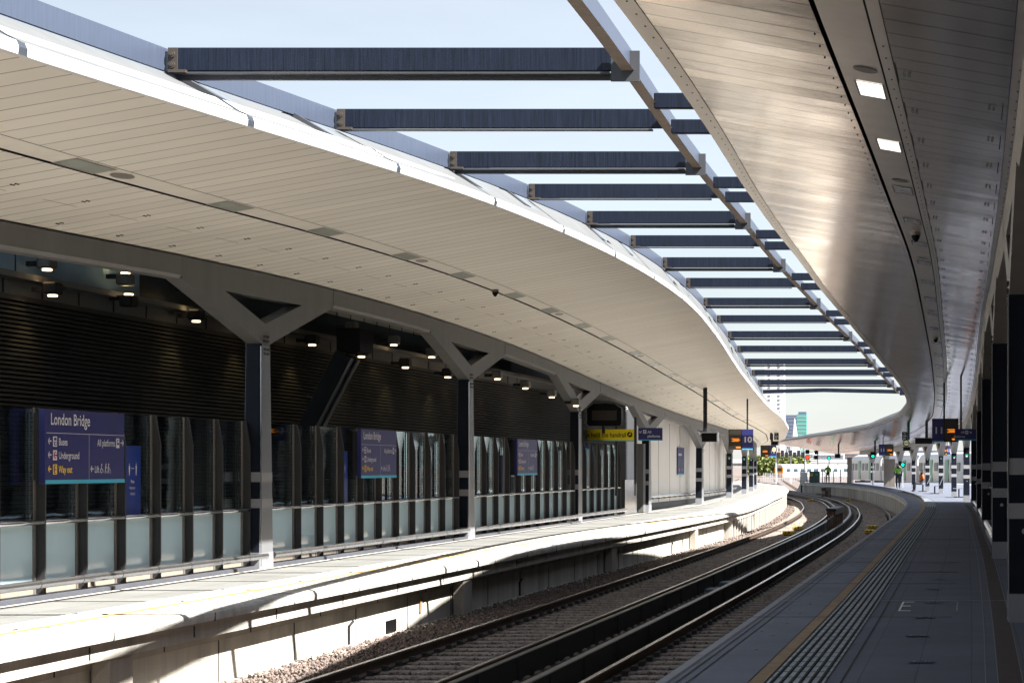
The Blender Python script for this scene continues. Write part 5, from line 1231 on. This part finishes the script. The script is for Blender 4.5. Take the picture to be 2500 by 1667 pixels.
for (pxx, pyy, YY, l) in ((2024, 1117.5, 205, 'round green signal light on a pale post near the platform end'), (2131, 1113, 165, 'small green signal light below the tiny black monitor'), (2204, 1134, 152, 'small green signal light beside the column with the worker')):
    x, z = px2(pxx, pyy, YY); t = thing('signal_light', (x, YY, 0), l, 'signal', 'green signal lights')
    MB().box((x, YY + .12, z / 2), (.08, .08, z)).build('post', 'gantry', t); MB().tube((x, YY + .02, z), (x, YY + .12, z), .20, 16).build('housing', 'dkgrey', t); MB().tube((x, YY, z), (x, YY + .02, z), .105, 18).build('green_lamp', 'green_sig', t)
gn = thing('overhead_gantry', (-20, 330, -1.2), 'white lattice signal gantry spanning the tracks beyond the platforms', 'gantry')
Y = 330; xa, za = px2(1895, 1088, Y); xb, zb_ = px2(1966, 1116, Y); g_ = MB()
for zz in (za, zb_): g_.box(((xa + xb) / 2, Y, zz), (xb - xa, .12, .12))
n_ = 9
for i in range(n_):
    p = xa + (xb - xa) * i / n_; q = xa + (xb - xa) * (i + 1) / n_
    g_.tube((p, Y, zb_), (q, Y, za) if i % 2 else (p, Y, za), .05, 5); g_.tube((p, Y, za), (q, Y, zb_), .04, 5)
g_.build('lattice_beam', 'tw_white', gn)
for xx in (xa, (xa + xb) / 2, xb): MB().box((xx, Y, (za - 1.2) / 2), (.25, .25, za + 1.2)).build('leg', 'gantry', gn)
for i in range(7):
    xx = xa + (xb - xa) * (i + .6) / 7.2; MB().bbox((xx, Y - .3, zb_ + .35 + .3 * (i % 2)), (.5, .3, .9), .05).build('signal_head', 'dkgrey', gn)
# platform end: cabinet, gates, posts
cb = thing('equipment_cabinet', (px2(1988, 0, 206)[0], 206, 0), 'dark green equipment cabinet with stickers at the end of the right platform', 'cabinet')
x0, z1 = px2(1976, 1150, 203.4); x1, z0 = px2(2001, 1175, 203.4)
MB().bbox(((x0 + x1) / 2, 203.5, z1 / 2), (x1 - x0, .6, z1), .03).build('casing', 'cabinet', cb); f = Face2D((x0, 203.19, 0), (1, 0, 0), (0, 0, 1), .01); f.rect('box_yellow', .06, .62, .36, .82); f.rect('safety_green', .62, .68, .85, .86); f.rect('safety_green', .06, .82, .36, .93); f.done(cb, {'box_yellow': 'sticker', 'safety_green': 'sticker'})
gt = thing('platform_gate', (px2(1962, 0, 203)[0], 203.2, 0), 'dark framed gate left of the green cabinet at the platform end', 'gate')
x0, z1 = px2(1954, 1150, 203.2); x1 = px2(1971, 0, 203.2)[0]; g_ = MB()
for xx in (x0, x1): g_.box((xx, 203.2, z1 / 2), (.05, .05, z1))
g_.box(((x0 + x1) / 2, 203.2, z1), (x1 - x0, .05, .05)).box(((x0 + x1) / 2, 203.2, .08), (x1 - x0, .05, .05)); g_.build('frame', 'dkgrey', gt)
MB().box(((x0 + x1) / 2, 203.22, z1 / 2), (x1 - x0 - .06, .02, z1 - .2)).build('mesh_panel', 'gantry', gt)
for i, (pxx, YY, hh) in enumerate(((2008, 202, 1.3), (2014, 201, 1.2), (2035, 200, 1.15), (2052, 198, 1.25), (2074, 196, 2.4), (2082, 192, 1.2), (2165, 160, 2.1), (2178, 158, 2.1))):
    x = (pxx - PX) * YY / F; wd = .45 if hh > 2 else .10
    tag(MB().bbox((x, YY, hh / 2), (wd, .12, hh), .02).build('platform_post', 'gantry' if hh < 2 else 'frame'), '%s %s grey post standing on the far end of the right platform, from the left' % (ORD[i], 'broad' if hh > 2 else 'thin'), 'post', 'posts on the far platform end')
fe = thing('boundary_fence', (-40, 400, -1.2), 'pale palisade fence beside the far tracks left of the platform end', 'fence')
g_ = MB()
for k in range(60): g_.box((-39 + k * .32, 395, -.4), (.10, .04, 1.6))
g_.box((-29.5, 395.06, .1), (19.5, .04, .08)).box((-29.5, 395.06, -.9), (19.5, .04, .08)); g_.build('pale', 'gantry', fe)
for k in range(4):
    x0 = -16 - k * 4.5
    t = thing('far_track', (x0, 260, -1.15), '%s distant railway track beyond the platform ends, from the right' % ORD[k], 'railway track', 'distant tracks beyond the platforms')
    for o in (0, 1.5): MB().sweep(yr(232, 460, 12), lambda y: [(x0 + o - .05 - (y - 232) * .10, -1.0), (x0 + o + .05 - (y - 232) * .10, -1.0), (x0 + o + .05 - (y - 232) * .10, -1.15)][::-1]).build('rail', 'rail', t)
